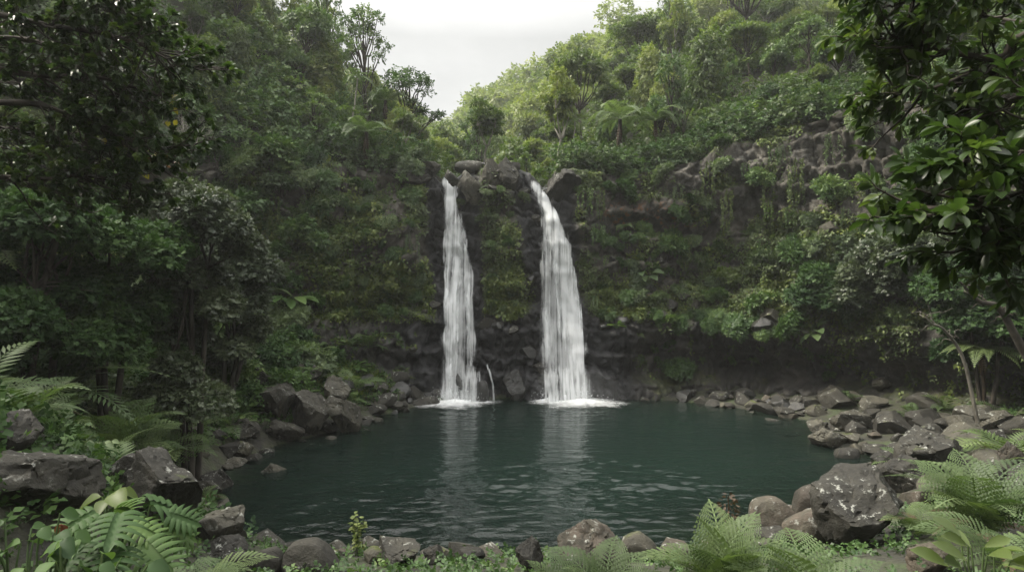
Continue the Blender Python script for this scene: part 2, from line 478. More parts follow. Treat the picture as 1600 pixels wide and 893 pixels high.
def soil_mat():
    m, N, L, out = nodes('forest_soil')
    geo = N.new('ShaderNodeNewGeometry')
    n1 = N.new('ShaderNodeTexNoise'); n1.inputs['Scale'].default_value = 1.4; n1.inputs['Detail'].default_value = 8
    n2 = N.new('ShaderNodeTexNoise'); n2.inputs['Scale'].default_value = 9; n2.inputs['Detail'].default_value = 6
    L.new(geo.outputs['Position'], n1.inputs['Vector']); L.new(geo.outputs['Position'], n2.inputs['Vector'])
    c = ramp(N, [(.35, (.014, .013, .010)), (.5, (.026, .028, .014)), (.68, (.03, .045, .014))]); L.new(n1.outputs['Fac'], c.inputs[0])
    g = N.new('ShaderNodeMixRGB'); g.blend_type = 'OVERLAY'; g.inputs[0].default_value = .6
    L.new(c.outputs[0], g.inputs[1]); L.new(n2.outputs['Fac'], g.inputs[2])
    p = N.new('ShaderNodeBsdfPrincipled'); p.inputs['Roughness'].default_value = .9
    b = N.new('ShaderNodeBump'); b.inputs['Strength'].default_value = .8; b.inputs['Distance'].default_value = .1
    L.new(n2.outputs['Fac'], b.inputs['Height']); L.new(b.outputs[0], p.inputs['Normal'])
    L.new(g.outputs[0], p.inputs['Base Color']); L.new(p.outputs[0], out.inputs[0])
    return m
terrain_mb = MB().add(np.column_stack([gxy, gz]), quads=gq)
terrain = tag(terrain_mb.build('terrain', soil_mat(), smooth=True), kind='structure')

# ------------------------------------------------------------------ cliff
seg = np.linalg.norm(np.diff(CLIFF, axis=0), axis=1)
arc = np.concatenate([[0], np.cumsum(seg)])
# columns: fine where the photograph looks, coarse elsewhere
cx_of = lambda s: np.interp(s, arc, CLIFF[:, 0])
cy_of = lambda s: np.interp(s, arc, CLIFF[:, 1])
ss, s_ = [], 0.0
while s_ < arc[-1]:
    ss.append(s_)
    x_ = cx_of(s_)
    s_ += .085 if -10 < x_ < 17 else (.16 if -18 < x_ < 21 else .5)
ss = np.array(ss)
NV, NB = 132, 12
px_, py_ = cx_of(ss), cy_of(ss)
tgx = np.gradient(px_); tgy = np.gradient(py_)
k5 = np.ones(15) / 15
sm = lambda a: np.convolve(np.pad(a, 7, mode='edge'), k5, 'valid')
nrm = norm(np.stack([sm(tgy), -sm(tgx)], 1))          # towards the pool
TZ = top_z(px_) + .3 * fbm(np.stack([ss * .5, ss * 0, ss * 0], 1), 3, 21) * (1 - .85 * np.maximum(sstep(1.6, .9, np.abs(px_ + 3.05)), sstep(1.3, .7, np.abs(px_ - 1.45))))
tv = np.linspace(0, 1, NV)
SS = np.repeat(ss[:, None], NV, 1)
ZZ = -1.6 + (TZ[:, None] + 1.6) * tv[None]
PX, PY = np.repeat(px_[:, None], NV, 1), np.repeat(py_[:, None], NV, 1)
flat = lambda a: a.ravel()
P3 = np.stack([flat(PX), flat(PY), flat(ZZ)], 1)
z, xx = flat(ZZ), flat(PX)
hT = np.repeat(TZ[:, None], NV, 1).ravel() - z
fall = np.maximum(sstep(1.9, .7, np.abs(xx + 2.95 - .06 * (10.5 - z))), sstep(2.0, .7, np.abs(xx - 1.45 - .11 * (10.5 - z))))
low = sstep(4.6, 3.2, z + .35 * vnoise(np.stack([xx * .7, z * 0, z * 0], 1), 31))
disp = 0.95 - .085 * z + 1.15 * fbm(P3 * np.array([.33, .33, .28]), 3, 41)
led = z * .8 + .8 * fbm(P3 * .35, 2, 43)
disp += .42 * ((led % 1.0) - .5) * sstep(.2, 1.5, z)                                   # ledges, each jutting over the one below
c1, e1 = cells(P3 * np.array([1.15, 1.15, .62]) + .35 * fbm(P3 * .8, 2, 44)[:, None], 51)
c2, e2 = cells(P3 * np.array([2.6, 2.6, 2.3]) + .3 * fbm(P3 * 2, 2, 46)[:, None], 57)
disp += .42 * (c1 - .5) - .20 * sstep(.16, 0, e1)
disp += (.16 + .16 * low) * (c2 - .5) - .10 * sstep(.18, 0, e2)
disp += .09 * fbm(P3 * 4.1, 3, 61)
under = sstep(4.2, 6.8, xx) * sstep(.6, 1.1, z) * sstep(2.7, 1.7, z) + .7 * sstep(3.5, 6, xx) * sstep(7.5, 7.9, z) * sstep(9.0, 8.5, z) * sstep(10.5, 8.5, xx)
disp -= .85 * under
disp += .55 * sstep(4.2, 6, xx) * sstep(2.4, 3.4, z) * sstep(5.6, 4.2, z)
disp += .45 * low * (1 - .6 * fall) + .35 * low * sstep(1.6, .2, z)                     # the foot of blocks below the moss line
disp -= .45 * fall * sstep(3.5, 6, z)
disp = np.where(hT < 1.0, disp - .55 * (1 - np.clip(hT, 0, 1)) ** 2, disp)
PX2 = PX + disp.reshape(PX.shape) * nrm[:, None, 0]
PY2 = PY + disp.reshape(PX.shape) * nrm[:, None, 1]
body = np.stack([PX2, PY2, ZZ], -1)
# folded back over the top into the hill
bk = np.linspace(0.2, 3.4, NB)
edge = body[:, -1]
back = edge[:, None, :2] - nrm[:, None] * bk[None, :, None]
bz = edge[:, None, 2] + .16 * np.sin(bk * 1.4)[None] + .22 * fbm(np.stack([np.repeat(ss[:, None], NB, 1).ravel(), np.tile(bk, len(ss)), np.zeros(len(ss) * NB)], 1) * 1.3, 3, 71).reshape(len(ss), NB)
bz -= np.clip(bk - 2.2, 0, None)[None] * 1.0
CV = np.concatenate([body, np.concatenate([back, bz[..., None]], -1)], 1)
NW = NV + NB
ii, jj = np.meshgrid(np.arange(len(ss) - 1), np.arange(NW - 1), indexing='ij')
cq = np.stack([ii * NW + jj, (ii + 1) * NW + jj, (ii + 1) * NW + jj + 1, ii * NW + jj + 1], -1).reshape(-1, 4)
padb = lambda a, v: np.concatenate([a.reshape(len(ss), NV), np.repeat(v[:, None], NB, 1)], 1).ravel()
lastcol = lambda a: a.reshape(len(ss), NV)[:, -1]
wet = np.clip(np.maximum(sstep(1.0, .2, np.abs(fall - 1)) * sstep(.1, .5, fall), low), 0, 1)
wet = wet * (1 - .55 * sstep(4.5, 7, xx)) * (1 - .5 * sstep(-4.5, -7, xx))
wetf = padb(wet, lastcol(wet))
soil = sstep(4, 5, xx) * sstep(9.6, 8.6, xx) * sstep(8.1, 8.4, z) * sstep(9.7, 9.0, z) + .7 * sstep(5.2, 5.8, xx) * sstep(9, 8, xx) * sstep(4.1, 4.5, z) * sstep(5.9, 5.0, z)
soil = padb(soil, lastcol(soil) * 0)
gn = fbm(P3 * .55, 4, 81)
green = np.clip(.54 + 1.5 * gn + .32 * sstep(2.4, 1.4, np.abs(xx + .2)) * sstep(4, 5, z) + .2 * sstep(6.6, 5.2, z), 0, 1) * (1 - low * (1 - .6 * sstep(4.5, 7, xx))) * (1 - .9 * sstep(.3, .9, fall))
bare = sstep(-.5, .05, fbm(P3 * .6, 3, 83)) * sstep(9, 10, xx) * sstep(15, 13.5, xx) * sstep(8.4, 9.4, z) * sstep(.4, 1.2, hT) + .8 * sstep(3.6, 5, xx) * sstep(11, 9, xx) * sstep(7.6, 8.2, z) * sstep(9.8, 9.2, z)
green = np.clip(green - .62 * bare + .5 * sstep(.35, .15, np.abs(z - 4.1 - .3 * gn)) * (1 - fall), 0, 1)
greenf = padb(green, lastcol(green))
baref = padb(np.clip(bare, 0, 1), lastcol(bare) * 0)

def cliff_mat():
    m, N, L, out = nodes('cliff_rock')
    geo = N.new('ShaderNodeNewGeometry'); pos = geo.outputs['Position']
    def noise(sc, det=6, ro=.6):
        n = N.new('ShaderNodeTexNoise'); n.inputs['Scale'].default_value = sc; n.inputs['Detail'].default_value = det
        n.inputs['Roughness'].default_value = ro; L.new(pos, n.inputs['Vector']); return n.outputs['Fac']
    def attr(nm):
        a = N.new('ShaderNodeAttribute'); a.attribute_name = nm; return a.outputs['Fac']
    def mix(f, a, b, mode='MIX'):
        x = N.new('ShaderNodeMixRGB'); x.blend_type = mode
        for k, s in ((0, f), (1, a), (2, b)):
            if isinstance(s, (int, float)): x.inputs[k].default_value = s
            elif isinstance(s, tuple): x.inputs[k].default_value = (*s, 1)
            else: L.new(s, x.inputs[k])
        return x.outputs[0]
    def math_(op, a, b, c=None):
        x = N.new('ShaderNodeMath'); x.operation = op
        for k, s in enumerate((a, b, c)):
            if s is None: continue
            if isinstance(s, (int, float)): x.inputs[k].default_value = s
            else: L.new(s, x.inputs[k])
        return x.outputs[0]
    def rmp(f, stops):
        r = ramp(N, stops); L.new(f, r.inputs[0]); return r.outputs[0]
    n1, n2, n3, n4 = noise(.9, 8, .65), noise(6, 6, .7), noise(26, 4), noise(2.6, 6, .7)
    rock = rmp(n1, [(.3, (.020, .019, .017)), (.5, (.060, .055, .047)), (.7, (.15, .135, .115))])
    pale = rmp(n4, [(.4, (.035, .033, .029)), (.52, (.10, .095, .083)), (.66, (.20, .19, .165))])
    rock = mix(math_('MULTIPLY', attr('bare'), rmp(n2, [(.4, (0, 0, 0)), (.62, (1, 1, 1))])), rock, pale)
    rock = mix(math_('MULTIPLY', attr('soil'), rmp(n4, [(.54, (0, 0, 0)), (.60, (1, 1, 1))])), rock, (.19, .095, .05))
    black = rmp(n2, [(.3, (.007, .007, .008)), (.7, (.030, .030, .032))])
    rock = mix(attr('wet'), rock, black)
    rock = mix(.5, rock, n3, 'OVERLAY')
    sx = N.new('ShaderNodeSeparateXYZ'); L.new(geo.outputs['Normal'], sx.inputs[0])
    gm = math_('ADD', math_('MULTIPLY_ADD', attr('green'), .75, math_('MULTIPLY', sx.outputs['Z'], .35)), math_('MULTIPLY', math_('SUBTRACT', n2, .5), 1.3))
    gm = math_('MULTIPLY', rmp(gm, [(.42, (0, 0, 0)), (.58, (1, 1, 1))]), math_('SUBTRACT', 1.0, math_('MULTIPLY', attr('wet'), .85)))
    moss = rmp(n4, [(.3, (.012, .018, .006)), (.5, (.036, .048, .013)), (.7, (.10, .105, .028))])
    col = mix(gm, rock, moss)
    p = N.new('ShaderNodeBsdfPrincipled')
    L.new(col, p.inputs['Base Color'])
    L.new(math_('MULTIPLY_ADD', attr('wet'), -.42, .82), p.inputs['Roughness'])
    p.inputs['Specular IOR Level'].default_value = .35
    h = math_('MULTIPLY_ADD', n3, .3, n2)
    b = N.new('ShaderNodeBump'); b.inputs['Strength'].default_value = .9; b.inputs['Distance'].default_value = .10
    L.new(h, b.inputs['Height']); L.new(b.outputs[0], p.inputs['Normal'])
    L.new(p.outputs[0], out.inputs[0])
    return m
cliff_mb = MB().add(CV.reshape(-1, 3), quads=cq)
cliff = tag(cliff_mb.build('cliff', cliff_mat(), attrs={'wet': wetf, 'soil': soil, 'green': greenf, 'bare': baref}), kind='structure')

def bvh_of(mbs):
    vs, fs, n = [], [], 0
    for mb in mbs:
        V, T, Q = mb.data()
        vs += V.tolist()
        fs += (T + n).tolist() + (Q + n).tolist()
        n += len(V)
    return BVHTree.FromPolygons(vs, fs)
BV_C = bvh_of([cliff_mb])
BV = bvh_of([cliff_mb, terrain_mb])
CAMV = Vector((0, 0, EYE))

def hit(px, py):
    d = Vector(((px - 800) / 1000, 1, -(py - 446.5) / 1000)).normalized()
    loc, n, _, _ = BV.ray_cast(CAMV, d, 500)
    return (np.array(loc), np.array(n)) if loc is not None else (at(px, py, 60), np.array([0, 0, 1.0]))

def drop(x, y):
    loc, n, _, _ = BV.ray_cast(Vector((x, y, 140)), Vector((0, 0, -1)), 300)
    return np.array(loc) if loc is not None else np.array([x, y, 0.0])

def cliff_y(x, z):
    loc, n, _, _ = BV_C.ray_cast(Vector((x, 20, z)), Vector((0, 1, 0)), 30)
    return loc.y if loc is not None else None

# ------------------------------------------------------------------ water of the pool
def water_mat():
    m, N, L, out = nodes('pool_water')
    geo = N.new('ShaderNodeNewGeometry')
    mp = N.new('ShaderNodeMapping'); mp.inputs['Scale'].default_value = (.75, 1.5, 1); L.new(geo.outputs['Position'], mp.inputs[0])
    def noise(sc, det, ro):
        n = N.new('ShaderNodeTexNoise'); n.inputs['Scale'].default_value = sc; n.inputs['Detail'].default_value = det
        n.inputs['Roughness'].default_value = ro; L.new(mp.outputs[0], n.inputs['Vector']); return n
    n1, n2 = noise(1.5, 2, .5), noise(5.5, 3, .55)
    a = N.new('ShaderNodeMath'); a.operation = 'MULTIPLY_ADD'; a.inputs[1].default_value = .33
    L.new(n2.outputs['Fac'], a.inputs[0]); L.new(n1.outputs['Fac'], a.inputs[2])
    b = N.new('ShaderNodeBump'); b.inputs['Distance'].default_value = .10
    L.new(a.outputs[0], b.inputs['Height'])
    sp = N.new('ShaderNodeSeparateXYZ'); L.new(geo.outputs['Position'], sp.inputs[0])
    mr = N.new('ShaderNodeMapRange')
    for k_, v_ in (('From Min', 11.5), ('From Max', 23), ('To Min', 1.0), ('To Max', .34)): mr.inputs[k_].default_value = v_
    L.new(sp.outputs['Y'], mr.inputs['Value']); L.new(mr.outputs[0], b.inputs['Strength'])
    fr = N.new('ShaderNodeFresnel'); fr.inputs['IOR'].default_value = 1.33; L.new(b.outputs[0], fr.inputs['Normal'])
    gl = N.new('ShaderNodeBsdfGlossy'); gl.inputs['Roughness'].default_value = .04; L.new(b.outputs[0], gl.inputs['Normal'])
    tr = N.new('ShaderNodeBsdfTransparent'); tr.inputs['Color'].default_value = (.45, .58, .52, 1)
    df = N.new('ShaderNodeBsdfDiffuse'); df.inputs['Color'].default_value = (.0070, .0145, .0115, 1)
    at_ = N.new('ShaderNodeAttribute'); at_.attribute_name = 'depth'
    bm = N.new('ShaderNodeMixShader'); L.new(at_.outputs['Fac'], bm.inputs[0]); L.new(tr.outputs[0], bm.inputs[1]); L.new(df.outputs[0], bm.inputs[2])
    mx = N.new('ShaderNodeMixShader'); L.new(fr.outputs[0], mx.inputs[0]); L.new(bm.outputs[0], mx.inputs[1]); L.new(gl.outputs[0], mx.inputs[2])
    L.new(mx.outputs[0], out.inputs[0])
    return m
wx, wy = np.arange(-11, 15, .085), np.arange(10, 32.5, .06)
WX, WY = np.meshgrid(wx, wy, indexing='xy')
wp = np.stack([WX.ravel(), WY.ravel()], 1)
wsd = poly_sd(wp, POOL)
ii, jj = np.meshgrid(np.arange(len(wx) - 1), np.arange(len(wy) - 1), indexing='xy')
wq = np.stack([jj * len(wx) + ii, jj * len(wx) + ii + 1, (jj + 1) * len(wx) + ii + 1, (jj + 1) * len(wx) + ii], -1).reshape(-1, 4)
wq = wq[(wsd[wq] < 1.0).any(1)]
turb = 1 - np.exp(-np.clip(-wsd, 0, None) * .5 / .75)
w3 = np.column_stack([wp, np.zeros(len(wp))])
rough_ = (.12 + 1.15 * sstep(22, 13.5, wp[:, 1]) * sstep(9, 3.5, np.abs(wp[:, 0] - .3))) * (.55 + .8 * sstep(-.3, .35, fbm(w3 * .28, 2, 33)))
rough_ += .5 * sstep(4.5, 1.2, np.minimum(np.hypot(wp[:, 0] + 2.5, wp[:, 1] - 28.6), np.hypot(wp[:, 0] - 3, wp[:, 1] - 28.8)))
wh = .040 * vnoise(w3 * [.8, 1.7, 1], 34) + .030 * vnoise(w3 * [2.6, 5.2, 1] + .4 * wp[:, :1], 35) + .017 * vnoise(w3 * [5.0, 9.5, 1], 36)
wz = wh * rough_ * sstep(.2, -.8, wsd)
tag(MB().add(np.column_stack([wp, wz]), quads=wq).build('pool_water', water_mat(), smooth=True, attrs={'depth': turb}), kind='structure')

# ------------------------------------------------------------------ the two waterfalls
def fall_mat(name, amax, lo, hi, across=7.0, along=.30):
    """white water: streaks drawn out along the fall, breaking up and thinning towards the edges"""
    m, N, L, out = nodes(name)
    at_ = N.new('ShaderNodeAttribute'); at_.attribute_name = 'flow'
    def noise(sc, det, ro):
        mp = N.new('ShaderNodeMapping'); mp.inputs['Scale'].default_value = sc; L.new(at_.outputs['Vector'], mp.inputs[0])
        n = N.new('ShaderNodeTexNoise'); n.inputs['Scale'].default_value = 1; n.inputs['Detail'].default_value = det
        n.inputs['Roughness'].default_value = ro; n.inputs['Distortion'].default_value = .3
        L.new(mp.outputs[0], n.inputs['Vector']); return n.outputs['Fac']
    def ma(op, a, b, c=None):
        x = N.new('ShaderNodeMath'); x.operation = op
        for k, v in enumerate((a, b, c)):
            if v is None: continue
            if isinstance(v, (int, float)): x.inputs[k].default_value = v
            else: L.new(v, x.inputs[k])
        return x.outputs[0]
    n1 = noise((across, along, 1), 5, .6); n2 = noise((2.2, .75, 1), 4, .6)
    ed = N.new('ShaderNodeAttribute'); ed.attribute_name = 'body'
    v = ma('MULTIPLY_ADD', ma('SUBTRACT', n1, .5), 2.3, ed.outputs['Fac'])
    v = ma('MULTIPLY_ADD', ma('SUBTRACT', n2, .5), 1.1, v)
    mr = N.new('ShaderNodeMapRange'); mr.interpolation_type = 'SMOOTHSTEP'
    mr.inputs['From Min'].default_value = lo; mr.inputs['From Max'].default_value = hi; mr.inputs['To Max'].default_value = amax
    L.new(v, mr.inputs['Value'])
    d = N.new('ShaderNodeBsdfDiffuse'); d.inputs['Color'].default_value = (.90, .92, .93, 1)
    t = N.new('ShaderNodeBsdfTranslucent'); t.inputs['Color'].default_value = (.90, .92, .93, 1)
    dm = N.new('ShaderNodeMixShader'); dm.inputs[0].default_value = .4; L.new(d.outputs[0], dm.inputs[1]); L.new(t.outputs[0], dm.inputs[2])
    b = N.new('ShaderNodeBump'); b.inputs['Strength'].default_value = .5; b.inputs['Distance'].default_value = .15
    L.new(ma('ADD', n1, n2), b.inputs['Height']); L.new(b.outputs[0], d.inputs['Normal'])
    tr = N.new('ShaderNodeBsdfTransparent')
    mx = N.new('ShaderNodeMixShader'); L.new(mr.outputs[0], mx.inputs[0]); L.new(tr.outputs[0], mx.inputs[1]); L.new(dm.outputs[0], mx.inputs[2])
    L.new(mx.outputs[0], out.inputs[0])
    return m
M['fall_core'] = fall_mat('falling_water', .92, .34, 1.15, 6)
M['fall_veil'] = fall_mat('thin_veil_of_water', .66, .25, 1.30, 10)
M['fall_thread'] = fall_mat('thread_of_water', .75, .40, 1.25, 9, .8)

def stream(name, keys, mat, parent, d0=29.9, off=.12, bulge=.22, nu=22, nv=110, power=1.0, hang=None, seed=0, fade=4, fade_out=0):
    """a curved sheet of water. keys: (photo row, left column, right column); it follows the rock and only ever moves outwards on its way down"""
    K = np.array(keys, float)
    v = np.linspace(K[0, 0], K[-1, 0], nv)
    l = np.interp(v, K[:, 0], K[:, 1]); r = np.interp(v, K[:, 0], K[:, 2])
    zs = EYE - (v - 446.5) / 1000 * d0
    xc = ((l + r) / 2 - 800) / 1000 * d0
    ys = []
    for x, z_ in zip(xc, zs):
        c = [cliff_y(x + k, z_) for k in (-.3, 0, .3)]
        c = [k for k in c if k is not None]
        ys.append(min(c) if c else (ys[-1] if ys else d0))
    ys = np.minimum.accumulate(np.array(ys))
    kw = min(25, (nv // 4) * 2 + 1)
    ys = np.convolve(np.pad(ys, kw // 2, mode='edge'), np.ones(kw) / kw, 'valid') - off
    if hang:
        ys = np.minimum(ys, hang)
    u = np.linspace(0, 1, nu)
    for lg in (303, 343, 381, 428, 470, 530):
        ys = ys - .06 * np.exp(-((v - lg - (5 * seed) % 17 + 8) / 6.0) ** 2) * (1 if lg < 440 else .3)
    jl, jr = (vnoise(np.column_stack([v * .055, v * 0 + seed, v * 0 + k_]), 97) * min(5, (K[:, 2] - K[:, 1]).mean() * .12) for k_ in (0, 9))
    l, r = l + jl, r + jr
    xc = ((l + r) / 2 - 800) / 1000 * d0
    wob = fbm(np.stack([np.repeat(u[None] * 5, nv, 0).ravel(), np.repeat(v[:, None] * .05, nu, 1).ravel(), np.full(nu * nv, seed)], 1), 3, 90).reshape(nv, nu)
    X = xc[:, None] + ((r - l) / 2000 * d0)[:, None] * np.sin((u * 2 - 1) * np.pi / 2)[None] + .04 * wob
    Y = ys[:, None] - bulge * np.cos((u * 2 - 1) * np.pi / 2)[None] ** .8 + .10 * wob
    Z = np.repeat(zs[:, None], nu, 1)
    i_, j_ = np.meshgrid(np.arange(nv - 1), np.arange(nu - 1), indexing='ij')
    q = np.stack([i_ * nu + j_, (i_ + 1) * nu + j_, (i_ + 1) * nu + j_ + 1, i_ * nu + j_ + 1], -1).reshape(-1, 4)
    ed = np.sin(np.pi * u) ** power
    prof = np.repeat(ed[None], nv, 0) * np.minimum(1, np.linspace(0, 1, nv) * nv / fade + .3)[:, None] - .9 * np.clip(1 - np.linspace(0, 1, nv) * nv / fade, 0, 1)[:, None] * (fade > 5) - (1.1 * np.clip(1 - np.linspace(1, 0, nv) * nv / fade_out, 0, 1)[:, None] if fade_out else 0)
    mb = MB().add(np.stack([X, Y, Z], -1).reshape(-1, 3), quads=q)
    o = mb.build(name, mat, parent, smooth=True, attrs={'body': prof.ravel()})
    fa = o.data.attributes.new('flow', 'FLOAT_VECTOR', 'POINT')
    flow = np.stack([X.ravel() + seed * 3.1, Z.ravel(), np.full(X.size, seed * 1.7)], 1)
    fa.data.foreach_set('vector', flow.astype(np.float32).ravel())
    return o

def foam_mat():
    m, N, L, out = nodes('foam')
    geo = N.new('ShaderNodeNewGeometry')
    n = N.new('ShaderNodeTexNoise'); n.inputs['Scale'].default_value = 3.2; n.inputs['Detail'].default_value = 9; n.inputs['Roughness'].default_value = .72
    L.new(geo.outputs['Position'], n.inputs['Vector'])
    a = N.new('ShaderNodeAttribute'); a.attribute_name = 'body'
    s = N.new('ShaderNodeMath'); s.operation = 'MULTIPLY_ADD'; s.inputs[1].default_value = 1.25; L.new(a.outputs['Fac'], s.inputs[0]); L.new(n.outputs['Fac'], s.inputs[2])
    r = N.new('ShaderNodeMapRange'); r.inputs['From Min'].default_value = 1.0; r.inputs['From Max'].default_value = 1.85; r.inputs['To Max'].default_value = .92; L.new(s.outputs[0], r.inputs['Value'])
    d = N.new('ShaderNodeBsdfDiffuse'); d.inputs['Color'].default_value = (.86, .88, .88, 1)
    t = N.new('ShaderNodeBsdfTransparent'); mx = N.new('ShaderNodeMixShader')
    L.new(r.outputs[0], mx.inputs[0]); L.new(t.outputs[0], mx.inputs[1]); L.new(d.outputs[0], mx.inputs[2]); L.new(mx.outputs[0], out.inputs[0])
    return m
M['foam'] = foam_mat()

def foam(cx, cy, rx, ry, parent):
    nr, na = 16, 56
    rr = np.linspace(0, 1, nr); aa = np.linspace(0, 2 * np.pi, na, endpoint=False)
    RR, AA = np.meshgrid(rr, aa, indexing='ij')
    wob = 1 + .55 * fbm(np.stack([np.cos(AA).ravel() * 2.1, np.sin(AA).ravel() * 2.1, np.zeros(AA.size)], 1) + cx, 3, 5).reshape(AA.shape)
    V = np.stack([cx + rx * RR * wob * np.cos(AA), cy + ry * RR * wob * np.sin(AA), .035 + .16 * (1 - RR) ** 3 + .03 * (1 - RR) * np.sin(9 * AA + 8 * RR)], -1)
    i_, j_ = np.meshgrid(np.arange(nr - 1), np.arange(na), indexing='ij')
    q = np.stack([i_ * na + j_, (i_ + 1) * na + j_, (i_ + 1) * na + (j_ + 1) % na, i_ * na + (j_ + 1) % na], -1).reshape(-1, 4)
    return MB().add(V.reshape(-1, 3), quads=q).build('foam', M['foam'], parent, smooth=True, attrs={'body': (1 - RR).ravel() ** .7})

wf = link('waterfall', None); wf.location = (0, 0, 0)
tag(wf, 'narrower straighter waterfall stepping down ledges left of the rocky outcrop', 'waterfall', 'twin waterfalls dropping into the pool')
stream('main_stream', [(262, 684, 712), (300, 684, 713), (340, 685, 722), (380, 685, 729), (420, 687, 735), (460, 689, 738), (500, 691, 738), (540, 691, 741), (580, 690, 746), (632, 688, 748)], M['fall_veil'], wf, seed=1, bulge=.16, off=.16, power=1.3)
stream('bright_stream', [(262, 685, 709), (300, 685, 711), (340, 686, 716), (380, 687, 722), (420, 690, 724), (470, 692, 720), (520, 692, 718), (570, 692, 720), (632, 689, 726)], M['fall_core'], wf, seed=2, off=.28, power=1.0)
stream('side_stream', [(330, 706, 722), (380, 712, 730), (430, 720, 738), (480, 726, 740), (530, 728, 743), (580, 728, 746)], M['fall_veil'], wf, seed=3, off=.36, power=.8, fade=30, fade_out=20)
stream('cascade', [(552, 720, 734), (562, 718, 742), (578, 717, 750), (595, 718, 754), (630, 716, 756)], M['fall_thread'], wf, seed=4, off=.42, bulge=.35, nv=40, fade=14, power=.6)
stream('trickle', [(566, 757, 761), (580, 763, 767), (597, 768, 772), (627, 770, 775)], M['fall_thread'], wf, seed=5, off=.12, bulge=.06, nu=7, nv=30)
stream('trickle', [(600, 752, 757), (627, 753, 760)], M['fall_thread'], wf, seed=6, off=.3, bulge=.06, nu=7, nv=20)
rs_ = np.random.default_rng(31)
def strands(n, edge, parent, seed):
    E = np.array(edge, float)
    for k in range(n):
        v0 = rs_.uniform(E[0, 0] + 15, 470); v1 = min(v0 + rs_.uniform(90, 230), 628)
        f = rs_.choice([rs_.uniform(.05, .2), rs_.uniform(.3, .7), rs_.uniform(.8, .94)])
        w0 = rs_.uniform(1.6, 3.6)
        rows = np.linspace(v0, v1, 5)
        le, re_ = np.interp(rows, E[:, 0], E[:, 1]), np.interp(rows, E[:, 0], E[:, 2])
        cc = le + (re_ - le) * f
        ww = w0 * np.array([.45, 1, 1.3, 1.5, 1.7])
        stream('strand', [(a_, c_ - q_, c_ + q_) for a_, c_, q_ in zip(rows, cc, ww)], M['fall_thread'], parent, seed=seed + k, off=rs_.uniform(.2, .42), bulge=.08, nu=8, nv=44, fade=16, fade_out=22)
EL = [(262, 684, 712), (300, 684, 713), (340, 685, 722), (380, 685, 729), (420, 687, 735), (460, 689, 738), (500, 691, 738), (540, 691, 741), (632, 688, 748)]
ER = [(273, 826, 844), (300, 836, 862), (330, 842, 878), (360, 845, 890), (390, 846, 898), (420, 846, 905), (460, 845, 912), (500, 845, 917), (540, 846, 919), (630, 846, 927)]
strands(12, EL, wf, 40)
foam(-2.55, 28.7, 2.7, 1.8, wf)
def mist(cx, cy, rx, ry, rz, dens, parent):
    m, N, L, out = nodes('mist')
    v = N.new('ShaderNodeVolumePrincipled'); v.inputs['Color'].default_value = (.95, .96, .97, 1)
    v.inputs['Density'].default_value = dens; v.inputs['Anisotropy'].default_value = .2
    L.new(v.outputs[0], out.inputs['Volume'])
    b_ = bmesh.new(); bmesh.ops.create_icosphere(b_, subdivisions=4, radius=1)
    for q in b_.verts:
        k_ = 1 + .22 * float(fbm(np.array([q.co]) * 1.4 + cx, 3, 15)[0])
        q.co = (cx + q.co.x * rx * k_, cy + q.co.y * ry * k_, .06 + max(0, q.co.z) * rz * k_)
    me = bpy.data.meshes.new('mist'); b_.to_mesh(me); b_.free(); me.materials.append(m)
    return link('mist', me, parent)
def splash(cx, cy, n, parent, w=1.0):
    """drops thrown up where the water lands"""
    mb = MB()
    a = rs_.uniform(0, 6.283, n); q = np.abs(rs_.normal(0, .5, n)) * w
    h_ = np.abs(rs_.normal(0, .32, n)) * np.exp(-(q - .35) ** 2 * 1.5) + .02
    p_ = np.stack([cx + q * np.cos(a) * 1.2, cy + q * np.sin(a) * .6 - .1, h_], 1)
    s_ = rs_.uniform(.006, .020, n)
    T4 = np.array([(1, 1, 1), (-1, -1, 1), (-1, 1, -1), (1, -1, -1)]) * .7
    V = p_[:, None] + (T4[None] + rs_.normal(0, .3, (n, 4, 3))) * s_[:, None, None]
    F = np.array([(0, 1, 2), (0, 3, 1), (0, 2, 3), (1, 3, 2)])[None] + (np.arange(n) * 4)[:, None, None]
    mb.add(V.reshape(-1, 3), tris=F.reshape(-1, 3))
    return tag(mb.build('splash', M['drops'], parent), None, None, None, 'stuff')
dm_, dn_, dl_, do_ = nodes('drops'); db_ = dn_.new('ShaderNodeBsdfDiffuse'); db_.inputs['Color'].default_value = (.85, .87, .88, 1); dl_.new(db_.outputs[0], do_.inputs[0]); M['drops'] = dm_
splash(-2.9, 28.9, 420, wf); splash(-2.0, 28.9, 260, wf, .8)
mist(-2.4, 28.7, 1.9, .9, 1.3, .035, wf)
wf2 = link('waterfall', None)
tag(wf2, 'wider slanting waterfall fanning into a thin veil right of the rocky outcrop', 'waterfall', 'twin waterfalls dropping into the pool')
stream('main_stream', [(273, 826, 844), (300, 836, 862), (330, 842, 878), (360, 845, 890), (390, 846, 898), (420, 846, 905), (460, 845, 912), (500, 845, 917), (540, 846, 919), (580, 846, 921), (630, 846, 927)], M['fall_veil'], wf2, seed=7, bulge=.18, off=.16, power=1.3)
stream('bright_stream', [(273, 827, 842), (300, 840, 860), (330, 848, 876), (360, 853, 886), (400, 860, 898), (440, 868, 906), (480, 874, 912), (520, 878, 917), (560, 880, 919), (630, 874, 926)], M['fall_core'], wf2, seed=8, off=.3, power=1.0)
stream('side_stream', [(340, 843, 862), (390, 845, 862), (450, 845, 864), (520, 845, 868), (600, 846, 870)], M['fall_veil'], wf2, seed=9, off=.3, power=.7, fade=30, fade_out=20)
stream('cascade', [(556, 849, 860), (575, 846, 870), (600, 848, 874), (626, 848, 876)], M['fall_thread'], wf2, seed=10, off=.42, bulge=.3, nv=36, fade=14, power=.6)
